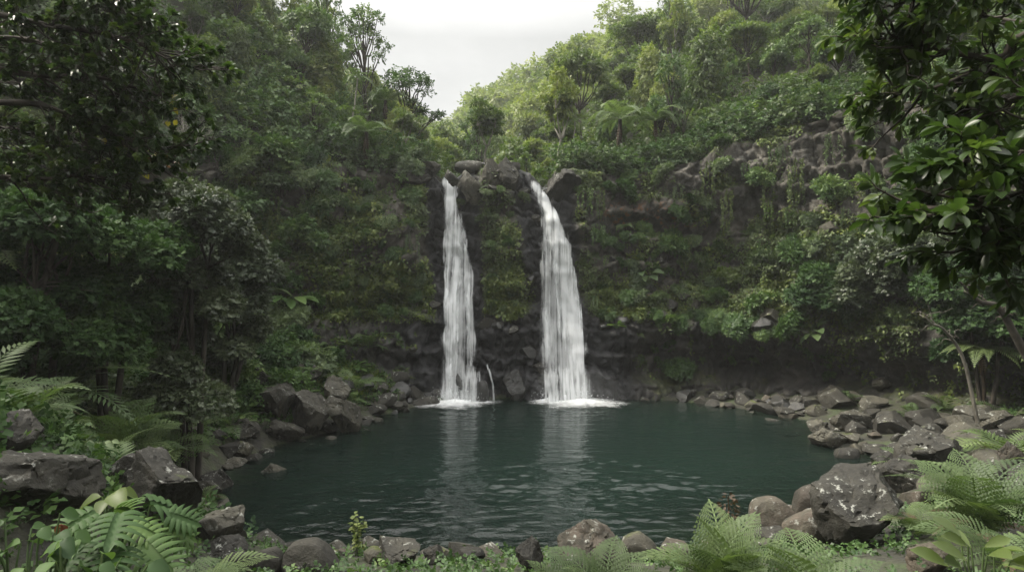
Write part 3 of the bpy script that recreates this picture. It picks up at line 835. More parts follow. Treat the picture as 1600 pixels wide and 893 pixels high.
stream('trickle', [(566, 866, 873), (585, 872, 880), (622, 878, 886)], M['fall_thread'], wf2, seed=11, off=.3, bulge=.08, nu=7, nv=26)
strands(15, ER, wf2, 70)
foam(3.15, 28.8, 3.1, 2.0, wf2)
foam(1.7, 29.2, 1.2, .7, wf2)
splash(3.1, 29.0, 480, wf2); splash(1.7, 29.3, 240, wf2, .8)
mist(2.9, 28.8, 2.1, 1.0, 1.5, .04, wf2)
# ------------------------------------------------------------------ leaf shapes
LEAF = (np.array([(0, 0, 0), (.28, .45, .05), (0, 1, -.08), (-.28, .45, .05)]), np.array([(0, 1, 2), (0, 2, 3)]))
def outline_leaf(w, n=4, cup=.08, droop=.12, peak=.6):
    """a leaf with n cross-sections, folded on its midrib"""
    t = np.linspace(0, 1, n + 2)
    wid = w * np.where(t < peak, np.sin(np.pi / 2 * t / peak), np.cos(np.pi / 2 * (t - peak) / (1 - peak)) ** .75)
    wid[0], wid[-1] = 0.0, 0.0
    V, F = [], []
    for k in range(n + 2):
        zc = -droop * t[k] ** 2
        V += [(-wid[k], t[k], zc + cup * wid[k] * 2), (0, t[k], zc), (wid[k], t[k], zc + cup * wid[k] * 2)]
    for k in range(n + 1):
        a, b = 3 * k, 3 * k + 3
        F += [(a, a + 1, b + 1), (a, b + 1, b), (a + 1, a + 2, b + 2), (a + 1, b + 2, b + 1)]
    return np.array(V, float), np.array(F)
OBOVATE = outline_leaf(.21, 5, .25, .15, .62)
LANCE = outline_leaf(.10, 5, .3, .45, .45)
STRAP = outline_leaf(.055, 6, .3, .9, .4)
HEARTY = outline_leaf(.36, 5, .2, .25, .35)
def spray_tpl(n=5, seed=0):
    """a twig's end: n small leaves in a loose spray"""
    r = np.random.default_rng(seed)
    V, F = [], []
    for k in range(n):
        t = k / max(n - 1, 1)
        side = (-1) ** k
        a = side * (1.15 - .8 * t) + r.normal(0, .25)
        ca, sa = math.cos(a), math.sin(a)
        s = .50 * (1 - .25 * t) * r.uniform(.8, 1.2)
        tilt = r.normal(0, .35)
        b = len(V)
        for x, y, z in LEAF[0]:
            x, y, z = x * s * 1.25, y * s, z * s
            z2 = z + tilt * x - .18 * y
            V.append((x * ca + y * sa, .7 * t - .1 + -x * sa + y * ca, z2 + r.normal(0, .03)))
        F += [(b, b + 1, b + 2), (b, b + 2, b + 3)]
    return np.array(V), np.array(F)
SPRAY = [spray_tpl(5, k) for k in range(3)]

def rdir(r, n, up=0.0):
    d = norm(r.normal(size=(n, 3)))
    d[:, 2] = np.where(d[:, 2] < -up, -d[:, 2] * .8, d[:, 2])
    return norm(d)

def lobe_leaves(mb, r, c, rad, n, size, tpls=SPRAY, mat=0, up=.35, droop=.25, shell=(.72, 1.06), tlo=.25, thi=.75, lit=0.0):
    d = rdir(r, n, up)
    pos = np.asarray(c) + d * np.asarray(rad) * r.uniform(*shell, (n, 1))
    ax = norm(d * .7 + r.normal(0, .55, (n, 3)) + np.array([0, 0, -droop]))
    upv = norm(d * .5 + np.array([0, 0, .8]) + r.normal(0, .35, (n, 3)))
    base = r.uniform(tlo, thi)
    tint = np.clip(base + r.normal(0, .14, n), 0, 1)
    k = r.integers(0, len(tpls), n)
    for j in range(len(tpls)):
        s = k == j
        if s.any():
            place_tpl(mb, tpls[j], pos[s], ax[s], upv[s], size * r.uniform(.7, 1.3, s.sum()), mat, tint[s])

# ------------------------------------------------------------------ trees: returns (trunk, crown) meshes
def tree_mb(kind, H, Rr, seed, leaf=.42, dens=1.0):
    r = np.random.default_rng(seed)
    T, C = MB(), MB()
    lean = r.normal(0, .05, 2) * H
    def trunk(top, r0, r1, fork):
        p = bend((0, 0, -1.2), top, 0, 8, .03 * H / 6, r)
        tube(T, p, [r0, r1], 7)
    if kind == 'round':
        c0 = np.array([lean[0], lean[1], H - .78 * Rr])
        trunk(c0 * [1, 1, .9], .035 * H, .015 * H, 0)
        n = 15
        dd = rdir(r, n, .15)
        cs = c0 + dd * np.array([.68, .68, .56]) * Rr * r.uniform(.65, 1.1, (n, 1))
        for c in np.vstack([cs, c0[None]]):
            tube(T, bend(c0 * [1, 1, .62], c, .15, 5, .05, r), [.012 * H, .004 * H], 5)
            rr = Rr * r.uniform(.30, .50)
            lobe_leaves(C, r, c, (rr, rr, rr * .72), int(150 * dens), leaf)
    elif kind == 'umbrella':
        top = np.array([lean[0], lean[1], H * .50])
        trunk(top, .028 * H, .018 * H, 0)
        n = 22
        a = np.arange(n) * 2.399
        q = np.sqrt((np.arange(n) + .5) / n)
        for k in range(n):
            c = np.array([lean[0] + Rr * q[k] * .85 * math.cos(a[k]), lean[1] + Rr * q[k] * .85 * math.sin(a[k]), H - .5 * Rr * q[k] ** 2 * .55 - .12 * Rr + r.normal(0, .05 * Rr)])
            if k % 2 == 0:
                tube(T, bend(top, c, -.12 * Rr, 6, .05, r), [.014 * H, .004 * H], 5)
            rr = Rr * r.uniform(.24, .36)
            lobe_leaves(C, r, c, (rr, rr, rr * .42), int(95 * dens), leaf, up=.05, droop=.1)
    elif kind == 'airy':
        top = np.array([lean[0], lean[1], H * .8])
        trunk(top, .022 * H, .008 * H, 0)
        n = 24
        for k in range(n):
            t = r.uniform(.38, 1.0)
            a = r.uniform(0, 6.283)
            w = Rr * (.35 + .75 * math.sin(math.pi * (t - .3) / .75)) * r.uniform(.35, 1)
            c = np.array([lean[0] * t + w * math.cos(a), lean[1] * t + w * math.sin(a), H * t])
            base = np.array([lean[0], lean[1], H * .8]) * min(.95, max(.3, t - .22))
            tube(T, bend(base, c, .1, 5, .06, r), [.008 * H, .003 * H], 5)
            rr = Rr * r.uniform(.16, .30)
            lobe_leaves(C, r, c, (rr, rr, rr * .62), int(46 * dens), leaf, up=.5)
    elif kind == 'column':
        trunk(np.array([lean[0], lean[1], H * .9]), .03 * H, .01 * H, 0)
        n = 22
        for k in range(n):
            t = (k + .5) / n
            a = k * 2.4
            w = Rr * (.75 if t < .75 else 1.1 * math.sqrt(max(0, 1 - t)) + .15) * r.uniform(.5, .9)
            c = np.array([lean[0] * t + w * math.cos(a), lean[1] * t + w * math.sin(a), H * (.1 + .88 * t)])
            rr = Rr * r.uniform(.40, .62)
            lobe_leaves(C, r, c, (rr, rr, rr * 1.0), int(120 * dens), leaf, droop=.7, up=.9)
    elif kind == 'fork':
        top = np.array([lean[0], lean[1], H * .42])
        trunk(top, .022 * H, .016 * H, 0)
        for j in range(4):
            a = j * 1.7 + r.uniform(0, .5)
            e = top + np.array([math.cos(a) * Rr * .55, math.sin(a) * Rr * .55, H * r.uniform(.30, .48)])
            tube(T, bend(top, e, -.03 * H, 7, .06, r), [.014 * H, .005 * H], 5)
            for k in range(5):
                c = e + r.normal(0, 1, 3) * np.array([.34, .34, .22]) * Rr
                tube(T, bend(e - [0, 0, .12 * H], c, .05, 4, .02, r), [.006 * H, .002 * H], 4)
                rr = Rr * r.uniform(.24, .36)
                lobe_leaves(C, r, c, (rr, rr, rr * .6), int(85 * dens), leaf, up=.2)
    return T, C

def shrub_mb(Rr, seed, leaf=.3, n=9, dens=1.0, flat=.75, tpls=SPRAY, tlo=.25, thi=.75, low=.1):
    r = np.random.default_rng(seed)
    T, C = MB(), MB()
    for k in range(n):
        d = rdir(r, 1, 0)[0]
        c = d * np.array([.62, .62, .62 * flat]) * Rr + np.array([0, 0, low * Rr + .12 * Rr])
        tube(T, bend((r.normal(0, .05) * Rr, r.normal(0, .05) * Rr, -.25 * Rr), c, .1 * Rr, 5, .03 * Rr, r), [.035 * Rr, .010 * Rr], 4)
        rr = Rr * r.uniform(.30, .50)
        lobe_leaves(C, r, c, (rr, rr, rr * .8), int(110 * dens), leaf, tpls, up=.6, tlo=tlo, thi=thi)
    return T, C

# ------------------------------------------------------------------ ferns
def frond_geo(L, n=16, wid=.32, arch=.55, fine=False, r=None, sweep=.45, rise=.5):
    """one frond rooted at the origin, growing along +Y and arching over; leaflets in pairs, themselves cut when fine"""
    r = r or np.random.default_rng(1)
    s = np.linspace(0, 1, n + 3)
    py = L * (s - .18 * arch * s ** 3)
    pz = L * (rise * s - (rise + arch) * .62 * s ** 2.2)
    path = np.stack([np.zeros_like(s), py, pz], 1)
    V, F = [], []
    def addtri(vs, fs):
        b = len(V); V.extend(vs); F.extend([tuple(b + k for k in f) for f in fs])
    w = .008 * L
    for k in range(len(s) - 1):
        a, b = path[k], path[k + 1]
        addtri([a + [-w, 0, 0], a + [w, 0, 0], b + [w * .8, 0, 0], b + [-w * .8, 0, 0], (a + b) / 2 + [0, 0, -w]], [(0, 1, 2), (0, 2, 3), (0, 4, 1), (3, 2, 4)])
    tg = norm(np.gradient(path, axis=0))
    for k in range(2, len(s) - 1):
        t = (s[k] - s[2]) / (1 - s[2])
        pl = L * wid * (math.sin(math.pi * min(1, (t * .90 + .12)) ** .62) ** .9 if t < .97 else .10)
        if pl < .02 * L: pl = .03 * L
        for side in (-1, 1):
            d = norm(np.array([side, sweep + .5 * t, 0.0]) @ np.array([[1, 0, 0], tg[k], np.cross([1, 0, 0], tg[k])]) + np.array([0, 0, .12 + r.normal(0, .05)]))
            up = np.cross([1, 0, 0], tg[k]); 
            pw = L * .62 / n * (1.0 if not fine else 1.25)
            o = path[k]
            across = norm(np.cross(d, up)) * side
            if not fine:
                dr = np.array([0, 0, -1.0]) * pl
                m1 = o + d * pl * .45 + dr * .03
                tip = o + d * pl + dr * .16
                addtri([o, m1 + across * pw * .5 + up * .0, tip, m1 - across * pw * .5, m1 + up * pw * .12], [(0, 1, 4), (1, 2, 4), (4, 2, 3), (0, 4, 3)])
            else:
                m = 9
                for j in range(m):
                    u = (j + .6) / m
                    c = o + d * pl * u + np.array([0, 0, -.16 * pl * u * u])
                    ln = pw * .36 * math.sin(math.pi * (.18 + .8 * (1 - u) ** .75)) * (1.15 if j < m - 1 else .8) + .004
                    e = d * pl / m * .62
                    for sd in (-1, 1):
                        q = c + across * sd * ln + d * ln * .30 - up * ln * .10
                        addtri([c - e * .6, c + e * .6, q + e * .42, q - e * .12], [(0, 1, 2), (0, 2, 3)])
                ex = o + d * pl + np.array([0, 0, -.16 * pl])
                addtri([o + across * pw * .05, ex, o - across * pw * .05], [(0, 1, 2)])
    return np.array(V), np.array(F)

def rosette(mb, fronds, n, r, pitch=(.1, .8), scale=(.7, 1.1), center=(0, 0, 0), mat=0, tint=(.3, .8), az=None, roll=.15):
    for k in range(n):
        V, F = fronds[k % len(fronds)]
        a = (az[k] if az is not None else k * 2.399 + r.normal(0, .25))
        p = r.uniform(*pitch); ro = r.normal(0, roll); s = r.uniform(*scale)
        Mx = (Matrix.Rotation(a, 3, 'Z') @ Matrix.Rotation(p, 3, 'X') @ Matrix.Rotation(ro, 3, 'Y'))
        W = V * s @ np.array(Mx).T + np.asarray(center)
        mb.add(W, tris=F, mat=mat, tint=np.clip(r.uniform(*tint) + np.random.default_rng(k).normal(0, .05, len(V)), 0, 1))

def fern_mb(L, seed, n=11, fine=False, pairs=16, pitch=(.15, .95), wid=.30):
    r = np.random.default_rng(seed)
    mb = MB()
    fr = [frond_geo(L, pairs, wid * r.uniform(.85, 1.15), r.uniform(.45, .9), fine, r) for _ in range(3)]
    rosette(mb, fr, n, r, pitch, (.6, 1.1))
    return mb

def tree_fern_mb(H, L, seed, n=15, pairs=20, fine=False):
    r = np.random.default_rng(seed)
    T, C = MB(), MB()
    top = np.array([r.normal(0, .06) * H, r.normal(0, .06) * H, H])
    tube(T, bend((0, 0, -.6), top, 0, 8, .015 * H, r), [.11, .075, .085], 7)
    fr = [frond_geo(L, pairs, .24, r.uniform(.55, .8), fine, r, rise=.42) for _ in range(3)]
    rosette(C, fr, n, r, (-.05, .35), (.8, 1.1), top)
    D = MB()
    for k in range(9):                        # dead fronds hanging round the trunk
        V, F = frond_geo(L * .55, 8, .12, .2, False, r, rise=0)
        Mx = Matrix.Rotation(k * .7, 3, 'Z') @ Matrix.Rotation(-1.25 - r.uniform(0, .2), 3, 'X')
        D.add(V @ np.array(Mx).T + top - [0, 0, .05], tris=F, tint=r.uniform(.2, .8))
    return T, C, D

def palm_mb(H, L, seed):
    r = np.random.default_rng(seed)
    T, C = MB(), MB()
    top = np.array([r.normal(0, .08) * H, r.normal(0, .08) * H, H])
    tube(T, bend((0, 0, -.6), top, 0, 9, .012 * H, r), [.075, .05, .05], 7)
    fr = [frond_geo(L, 16, .26, r.uniform(.9, 1.4), False, r, sweep=.8, rise=.5) for _ in range(3)]
    rosette(C, fr, 11, r, (-.25, .75), (.8, 1.1), top)
    return T, C

# ------------------------------------------------------------------ broad leaves
def leafplant_mb(tpl, n, size, seed, stalk=.5, pitch=(.2, 1.2), droop=.3, tint=(.3, .8)):
    r = np.random.default_rng(seed)
    S, C = MB(), MB()
    for k in range(n):
        a = k * 2.399 + r.normal(0, .3); p = r.uniform(*pitch)
        d = np.array([math.cos(a) * math.cos(p), math.sin(a) * math.cos(p), math.sin(p)])
        L = size * stalk * r.uniform(.6, 1.25)
        e = d * L
        if stalk > .05:
            tube(S, bend((0, 0, -.08 * size), e, .06 * L, 5), [.022 * size, .012 * size], 4)
        ax = norm(np.array([d[0], d[1], d[2] * .4 - droop * r.uniform(.3, 1.3)]))
        place_tpl(C, tpl, e[None], ax[None], np.array([[d[0] * -.25, d[1] * -.25, 1.0]]) + r.normal(0, .12, (1, 3)), size * r.uniform(.7, 1.15), 0, np.clip(r.uniform(*tint), 0, 1))
    return S, C

def lobed_leaf(fingers=6, w=.5):
    """a deeply cut leaf: a midrib strip with curved fingers on both sides"""
    V, F = [], []
    def tri(vs, fs):
        b = len(V); V.extend(vs); F.extend([tuple(b + k for k in f) for f in fs])
    zz = lambda y: -.22 * y * y
    ys = np.linspace(0, 1, 9)
    ws = .17 * np.sin(np.pi * np.clip(ys * .9 + .08, 0, 1)) + .012
    for k in range(8):
        a, b = ys[k], ys[k + 1]
        tri([(-ws[k], a, zz(a) + .05), (0, a, zz(a)), (ws[k], a, zz(a) + .05), (-ws[k + 1], b, zz(b) + .05), (0, b, zz(b)), (ws[k + 1], b, zz(b) + .05)],
            [(0, 1, 4), (0, 4, 3), (1, 2, 5), (1, 5, 4)])
    for k in range(fingers):
        t = (k + .35) / fingers
        y0 = .02 + .86 * t
        L = w * (math.sin(math.pi * (.22 + .70 * t)) * .95 + .08)
        hw = .075
        for sd in (-1, 1):
            pts = []
            for u in np.linspace(0, 1, 5):
                x = sd * (.08 + L * u); y = y0 + L * (-.18 + .75 * t) * u + .20 * L * u * u
                h = hw * (1 - .25 * u - .65 * max(0, u - .55) / .45)
                z_ = zz(y0) + .06 + .10 * u - .22 * u * u
                pts += [(x, y - h, z_ - .015), (x, y, z_ + .02), (x, y + h, z_ - .015)]
            fs = []
            for j in range(4):
                a, b = 3 * j, 3 * j + 3
                f = [(a, b, b + 1), (a, b + 1, a + 1), (a + 1, b + 1, b + 2), (a + 1, b + 2, a + 2)]
                fs += f if sd > 0 else [q[::-1] for q in f]
            tri(pts, fs)
    return np.array(V, float), np.array(F)
LOBED = lobed_leaf()

def vine_mb(L, seed, n=7, w=.5, leaf=.12):
    r = np.random.default_rng(seed)
    S, C = MB(), MB()
    for k in range(n):
        x = r.uniform(-w, w); ln = L * r.uniform(.45, 1)
        p = bend((x, r.normal(0, .05), 0), (x + r.normal(0, .12), -.05 + r.normal(0, .05), -ln), 0, 9, .02, r)
        tube(S, p, [.012, .006], 3)
        m = int(ln * 34)
        t = r.uniform(0, 1, m)
        pos = np.stack([np.interp(t, np.linspace(0, 1, 9), p[:, j]) for j in range(3)], 1) + r.normal(0, .035, (m, 3))
        ax = norm(np.stack([r.normal(0, .6, m), r.normal(-.2, .4, m), np.full(m, -1.0)], 1))
        up = norm(np.stack([r.normal(0, .5, m), np.full(m, -1.0), np.full(m, .3)], 1))
        place_tpl(C, LEAF, pos, ax, up, leaf * r.uniform(.6, 1.3, m), 0, np.clip(r.normal(.5, .2, m), 0, 1))
    return S, C

# ------------------------------------------------------------------ rocks
def rock_mesh(name, mat, seed, sub=4, cuts=11, rough=.05, boxy=.7, keep=(.62, .92)):
    r = np.random.default_rng(seed)
    bm = bmesh.new()
    bmesh.ops.create_icosphere(bm, subdivisions=sub, radius=1)
    V = np.array([v.co for v in bm.verts])
    V = V + .16 * fbm(V * 1.1 + seed, 3, seed)[:, None] * V
    for k in range(cuts):
        n = norm(r.normal(size=3)); d = r.uniform(*keep)
        e = V @ n - d
        V = V - np.where(e > 0, e * boxy, 0)[:, None] * n
    V = V + norm(V) * (rough * fbm(V * 3.2 + seed * 2, 4, seed + 5) + .35 * rough * fbm(V * 11 + seed, 2, seed + 9))[:, None]
    if sub >= 5:
        cv, ce = cells(V * 1.25 + .25 * fbm(V * 2, 2, seed + 3)[:, None] + seed, seed)
        V = V + norm(V) * (.10 * (cv - .5) - .05 * sstep(.10, 0, ce))[:, None]
        cv, ce = cells(V * 3.4 + seed, seed + 7)
        V = V + norm(V) * (.035 * (cv - .5) - .02 * sstep(.12, 0, ce))[:, None]
    V -= (V.max(0) + V.min(0)) / 2
    V /= (V.max(0) - V.min(0)) / 2
    for v, c in zip(bm.verts, V):
        v.co = c
    me = bpy.data.meshes.new(name)
    bm.to_mesh(me); bm.free()
    me.polygons.foreach_set('use_smooth', np.ones(len(me.polygons), bool))
    me.set_sharp_from_angle(angle=R(28))
    me.materials.append(mat)
    return me
# ------------------------------------------------------------------ placing things
AUTO = []       # (object, noun phrase, where, group): labelled at the end, once the picture's neighbours are known
MARKS = []      # (short phrase, photo column, photo row)

def merged(name, T, C, mats):
    mb = MB()
    for k, b in enumerate((T, C)):
        V, t, q = b.data()
        mb.add(V, t, q, mat=k)
        mb.a[-1] = np.concatenate(b.a)
    return mb.mesh(name, mats)

def pose(o, loc, rz=0.0, sc=1.0, tilt=(0, 0)):
    o.location = tuple(loc)
    o.rotation_euler = (tilt[0], tilt[1], rz)
    o.scale = (sc, sc, sc) if np.ndim(sc) == 0 else tuple(sc)
    return o

def make(proto, loc, rz=0.0, sc=1.0, tilt=(0, 0), label=None, group=None, where=None, adj=None):
    """a thing from a prototype: one mesh, or an Empty at its base with its parts"""
    name, cat, parts, look = proto
    if len(parts) == 1:
        o = link(name, parts[0][1])
    else:
        o = link(name, None)
        o.empty_display_size = .3
        for pn, me in parts:
            link(pn, me, o)
    pose(o, loc, rz, sc, tilt)
    tag(o, label, cat, group)
    if label is None:
        AUTO.append((o, (adj or look), where, group))
    return o

def P(name, cat, look, *parts):
    return (name, cat, list(parts), look)

U = rng.uniform
def lean(n, k=.6):
    """tilt that turns a plant's up partly along the surface normal"""
    return (-math.asin(max(-1, min(1, n[1] * k))), math.asin(max(-1, min(1, n[0] * k))))

# ---- prototypes
def tree_protos(kind, H, Rr, seeds, leafm, barkm, look, name='tree', cat='tree', leaf=.42, dens=1.0, split=False):
    out = []
    for s in seeds:
        T, C = tree_mb(kind, H, Rr, s, leaf, dens)
        if split:
            out.append(P(name, cat, look, ('trunk', T.mesh('trunk', M[barkm], True)), ('crown', C.mesh('crown', M[leafm]))))
        else:
            out.append(P(name, cat, look, ('tree', merged('tree', T, C, [M[barkm], M[leafm]]))))
    return out
PR = {}
PR['round'] = tree_protos('round', 6, 2.4, (1, 2, 3), 'leaf_hill', 'bark', 'rounded leafy tree')
PR['round_deep'] = tree_protos('round', 6, 2.4, (4, 5), 'leaf_mid', 'bark', 'dense round-headed tree', split=True)
PR['umbrella'] = tree_protos('umbrella', 7, 3.2, (6, 7), 'leaf_hill', 'bark', 'flat-crowned tree', split=True)
PR['airy'] = tree_protos('airy', 8, 2.1, (8, 9, 10), 'leaf_mid', 'bark', 'thin open-crowned tree', split=True, leaf=.36, dens=.75)
PR['column'] = tree_protos('column', 6, 1.7, (11, 12), 'leaf_hill', 'bark', 'shaggy creeper-hung tree')
PR['fork'] = tree_protos('fork', 6, 2.2, (13, 14), 'leaf_hill', 'bark_pale', 'fork-trunked tree', split=True)
PR['ridge'] = tree_protos('round', 6, 2.4, (15, 16), 'leaf_hill', 'bark', 'hazy far-off tree', leaf=.5, dens=.6)
def shrub_protos(Rr, seeds, leafm, look, leaf, n=9, dens=1.0, flat=.75, tpls=SPRAY, name='shrub', cat='shrub'):
    out = []
    for s in seeds:
        T, C = shrub_mb(Rr, s, leaf, n, dens, flat, tpls)
        out.append(P(name, cat, look, ('shrub', merged('shrub', T, C, [M['bark'], M[leafm]]))))
    return out
PR['shrub_mid'] = shrub_protos(1.0, (21, 22, 23), 'leaf_mid', 'bushy green shrub', .24)
PR['shrub_grey'] = shrub_protos(1.0, (24, 25), 'leaf_grey', 'dull grey-green shrub', .22)
PR['shrub_deep'] = shrub_protos(1.0, (26, 27), 'leaf_deep', 'dark green shrub', .26)
PR['shrub_bright'] = shrub_protos(1.0, (28,), 'leaf_bright', 'fresh light green shrub', .26)
PR['fern'] = [P('fern', 'fern', 'arching green fern', ('fern', fern_mb(1.0, k, 12, False, 15).mesh('fern', M['fern']))) for k in (31, 32, 33)]
def tf(H, L, seed, mat='fern', fine=False):
    T, C, D = tree_fern_mb(H, L, seed, fine=fine)
    return P('tree_fern', 'tree fern', 'tree fern', ('trunk', T.mesh('trunk', M['fibre'], True)), ('fronds', C.mesh('fronds', M[mat])), ('dead_fronds', D.mesh('dead_fronds', M['dead'])))
PR['fern_bright'] = [P('fern', 'fern', 'pale green fern', ('fern', fern_mb(1.0, k, 13, False, 14).mesh('fern', M['fern_pale']))) for k in (34, 35)]
PR['tree_fern'] = [tf(2.2, 1.7, 41), tf(3.0, 1.9, 42)]
PR['tree_fern_pale'] = [tf(1.5, 1.7, 43, 'fern_pale')]
T_, C_ = palm_mb(5.0, 1.5, 44)
PR['palm'] = [P('palm_tree', 'palm', 'slender palm', ('trunk', T_.mesh('trunk', M['bark_pale'], True)), ('fronds', C_.mesh('fronds', M['fern_pale'])))]
def lp(name, look, tpl, n, size, seed, mat, cat='plant', **k):
    S, C = leafplant_mb(tpl, n, size, seed, **k)
    parts = [('stalks', S.mesh('stalks', M['fern']))] if S.n else []
    return P(name, cat, look, *parts, ('leaves', C.mesh('leaves', M[mat])))
PR['broad'] = [lp('broadleaf_plant', 'broad-leaved plant', HEARTY, 13, .7, 51, 'fern', stalk=.9), lp('broadleaf_plant', 'broad-leaved plant', OBOVATE, 15, .85, 52, 'leaf_mid', stalk=.5)]
PR['strap'] = [lp('strap_leaf_plant', 'strap-leaved plant', STRAP, 26, .9, 53, 'fern', stalk=.03, pitch=(.0, 1.3), droop=.5)]
PR['vine'] = []
for k, (L_, m_) in enumerate(((2.0, 'leaf_grey'), (1.5, 'leaf_mid'), (2.6, 'moss_leaf'))):
    S, C = vine_mb(L_, 55 + k)
    PR['vine'].append(P('hanging_vine', 'vine', 'hanging curtain of vines', ('vine', merged('vine', S, C, [M['bark'], M[m_]]))))
ROCKS = [rock_mesh('rock', M['rock_grey'], 100 + k, 4, 8 + k % 4, .04, .97, keep=(.45, .85)) for k in range(9)]
BOULD = [rock_mesh('boulder', M['rock_grey'], 200 + k, 5, 8 + k % 5, .06, .98, keep=(.42, .82)) for k in range(8)]
ROUNDR = [rock_mesh('boulder', M['rock_grey'], 300 + k, 4, 7, .05, .75, keep=(.62, .92)) for k in range(4)]

def pick(k):
    L = PR[k]
    return L[int(rng.integers(len(L)))]

def rock(mesh, loc, size, mat, rz=None, tilt=None, name='rock', **kw):
    o = link(name, mesh)
    o.material_slots[0].link = 'OBJECT'
    o.material_slots[0].material = M[mat]
    pose(o, loc, U(0, 6.28) if rz is None else rz, size, tilt if tilt is not None else (U(-.25, .25), U(-.25, .25)))
    return o

# ------------------------------------------------------------------ named boulders and stones
def boulder(px, top, bot, w, mat, label, shape=None, k=0, rz=0.0, depth=.85, d=None, mark=None, tilt=(0, 0), sink=.12, ground=True):
    """a stone filling photo columns px-w/2..px+w/2 and rows top..bot, standing where the ground is met"""
    p, n = hit(px, bot)
    d = d or p[1]
    c = at(px, (top + bot) / 2, d)
    rx = w / 2000 * d; rzz = (bot - top) / 2000 * d
    c[1] += rx * depth * .5
    g = drop(c[0], c[1])[2]
    low = min(c[2] - rzz, g - sink) if ground else c[2] - rzz
    hi = c[2] + rzz
    if hi - low < .1: low = hi - .3
    c[2] = (hi + low) / 2
    o = rock((shape or BOULD)[k % len(shape or BOULD)], c, (rx * 1.04, rx * depth, (hi - low) / 2), mat, rz, tilt, 'boulder')
    tag(o, label, 'boulder')
    if mark:
        MARKS.append((mark, px, (top + bot) / 2))
    return o
B = boulder
B(1365, 743, 852, 158, 'rock_lichen', 'big angular dark boulder streaked with white lichen behind the bright ferns', k=0, rz=.4, mark='big angular boulder')
B(1275, 760, 812, 62, 'rock_brown', 'rounded brown stone leaning against the big angular boulder', ROUNDR, 0)
B(1213, 779, 830, 78, 'rock_brown', 'smooth low brown stone at the water beside the bright fern tips', ROUNDR, 1)
B(1268, 800, 852, 78, 'rock_brown', 'warm brown rounded stone in front of the big angular boulder', ROUNDR, 2)
B(1465, 677, 760, 105, 'rock_lichen', 'tall grey boulder crusted with white lichen above the right-hand fern', k=1, rz=.9, mark='lichen-crusted boulder')
B(1415, 712, 770, 70, 'rock_dark', 'dark wedge-shaped boulder leaning under the lichen-crusted boulder', k=2, rz=1.9)
B(1390, 706, 738, 46, 'rock_dark', 'small flat dark slab jutting toward the water near the lichen-crusted boulder', k=3)
B(1470, 848, 893, 74, 'rock_brown', 'reddish brown rough stone half hidden under the right-hand ferns', k=4, rz=2.2)
B(1298, 668, 702, 62, 'rock_grey', 'pale-topped pointed stone on the right waterline', k=5, rz=.5, mark='pale pointed shore stone')
B(1335, 640, 672, 60, 'rock_grey', 'flat-topped pale block behind the pointed shore stone', k=6, rz=2.7)
B(1283, 656, 676, 36, 'rock_grey', 'small grey stone just left of the flat-topped shore block', k=7)
B(1328, 700, 722, 42, 'rock_dark', 'low dark stone lapped by water on the right shore', ROUNDR, 3)
B(1382, 588, 610, 36, 'rock_grey', 'pale grey stone topping the right-hand stone heap under the bushes', k=2, rz=.3)
B(1518, 650, 680, 60, 'rock_grey', 'pale flat-faced boulder on the right among dark stones', k=3, rz=1.1)
B(1560, 640, 672, 50, 'rock_grey', 'grey block beside ferns at the right margin of the beach', k=4, rz=2.0)
B(1592, 690, 740, 50, 'rock_brown', 'reddish brown boulder cut by the right picture edge', k=5)
B(425, 722, 750, 44, 'rock_grey', 'lone pale pointed rock standing out of the pool', k=5, rz=1.2, mark='lone rock in the pool')
B(925, 820, 890, 104, 'rock_brown', 'brown boulder with mossy shoulder at the near bank beside the fern', k=6, rz=.2, mark='mossy brown boulder')
B(828, 842, 893, 54, 'rock_dark', 'dark upright stone left of the mossy brown boulder', k=7, rz=1.0)
B(1000, 835, 876, 62, 'rock_moss', 'mossy round stone between the brown boulder and the fern', ROUNDR, 0)
B(485, 846, 893, 82, 'rock_dark', 'smooth domed grey boulder on the near bank left of the sprig', ROUNDR, 1, mark='domed near-bank boulder')
B(413, 858, 893, 52, 'rock_dark', 'plain oval grey stone beside the domed near-bank boulder', ROUNDR, 2)
B(365, 864, 893, 44, 'rock_dark', 'dark round stone above the pale fern at lower left', ROUNDR, 3)
B(620, 848, 884, 80, 'rock_dark', 'knobbly dark stone behind the small leafy sprig', k=1, rz=2.2)
B(678, 852, 880, 48, 'rock_dark', 'small knobbly dark stone right of the leafy sprig', k=2, rz=1.4)
B(225, 704, 812, 152, 'rock_lichen', 'large dark rounded boulder edged with white lichen on the left shore', k=3, rz=2.4, mark='large left-shore boulder')
B(40, 705, 800, 170, 'rock_lichen', 'broad dark boulder blotched with white lichen at the left edge', k=4, rz=.6)
B(20, 645, 705, 84, 'rock_lichen', 'blocky dark boulder cut by the left picture edge', k=0, rz=1.6)
B(335, 800, 852, 76, 'rock_grey', 'pile-topping grey boulder at the left waterline above the ferns', k=1, rz=.2)
B(345, 842, 872, 66, 'rock_dark', 'low flat dark slab at the left waterline', k=6, rz=.2)
B(308, 775, 802, 30, 'rock_grey', 'small oval stone touching the large left-shore boulder', ROUNDR, 1)
B(318, 750, 780, 42, 'rock_grey', 'pair-like grey stone beside the water right of the large boulder', k=2)
B(335, 735, 768, 48, 'rock_dark', 'flat pointed stone reaching into the pool on the left shore', k=7, rz=.9)
B(362, 716, 730, 36, 'rock_grey', 'thin flat pale stone lying in shallow water on the left', k=3)
B(372, 688, 716, 44, 'rock_moss', 'moss-sided stone on the left shore below green ferns', k=5, rz=1.7)
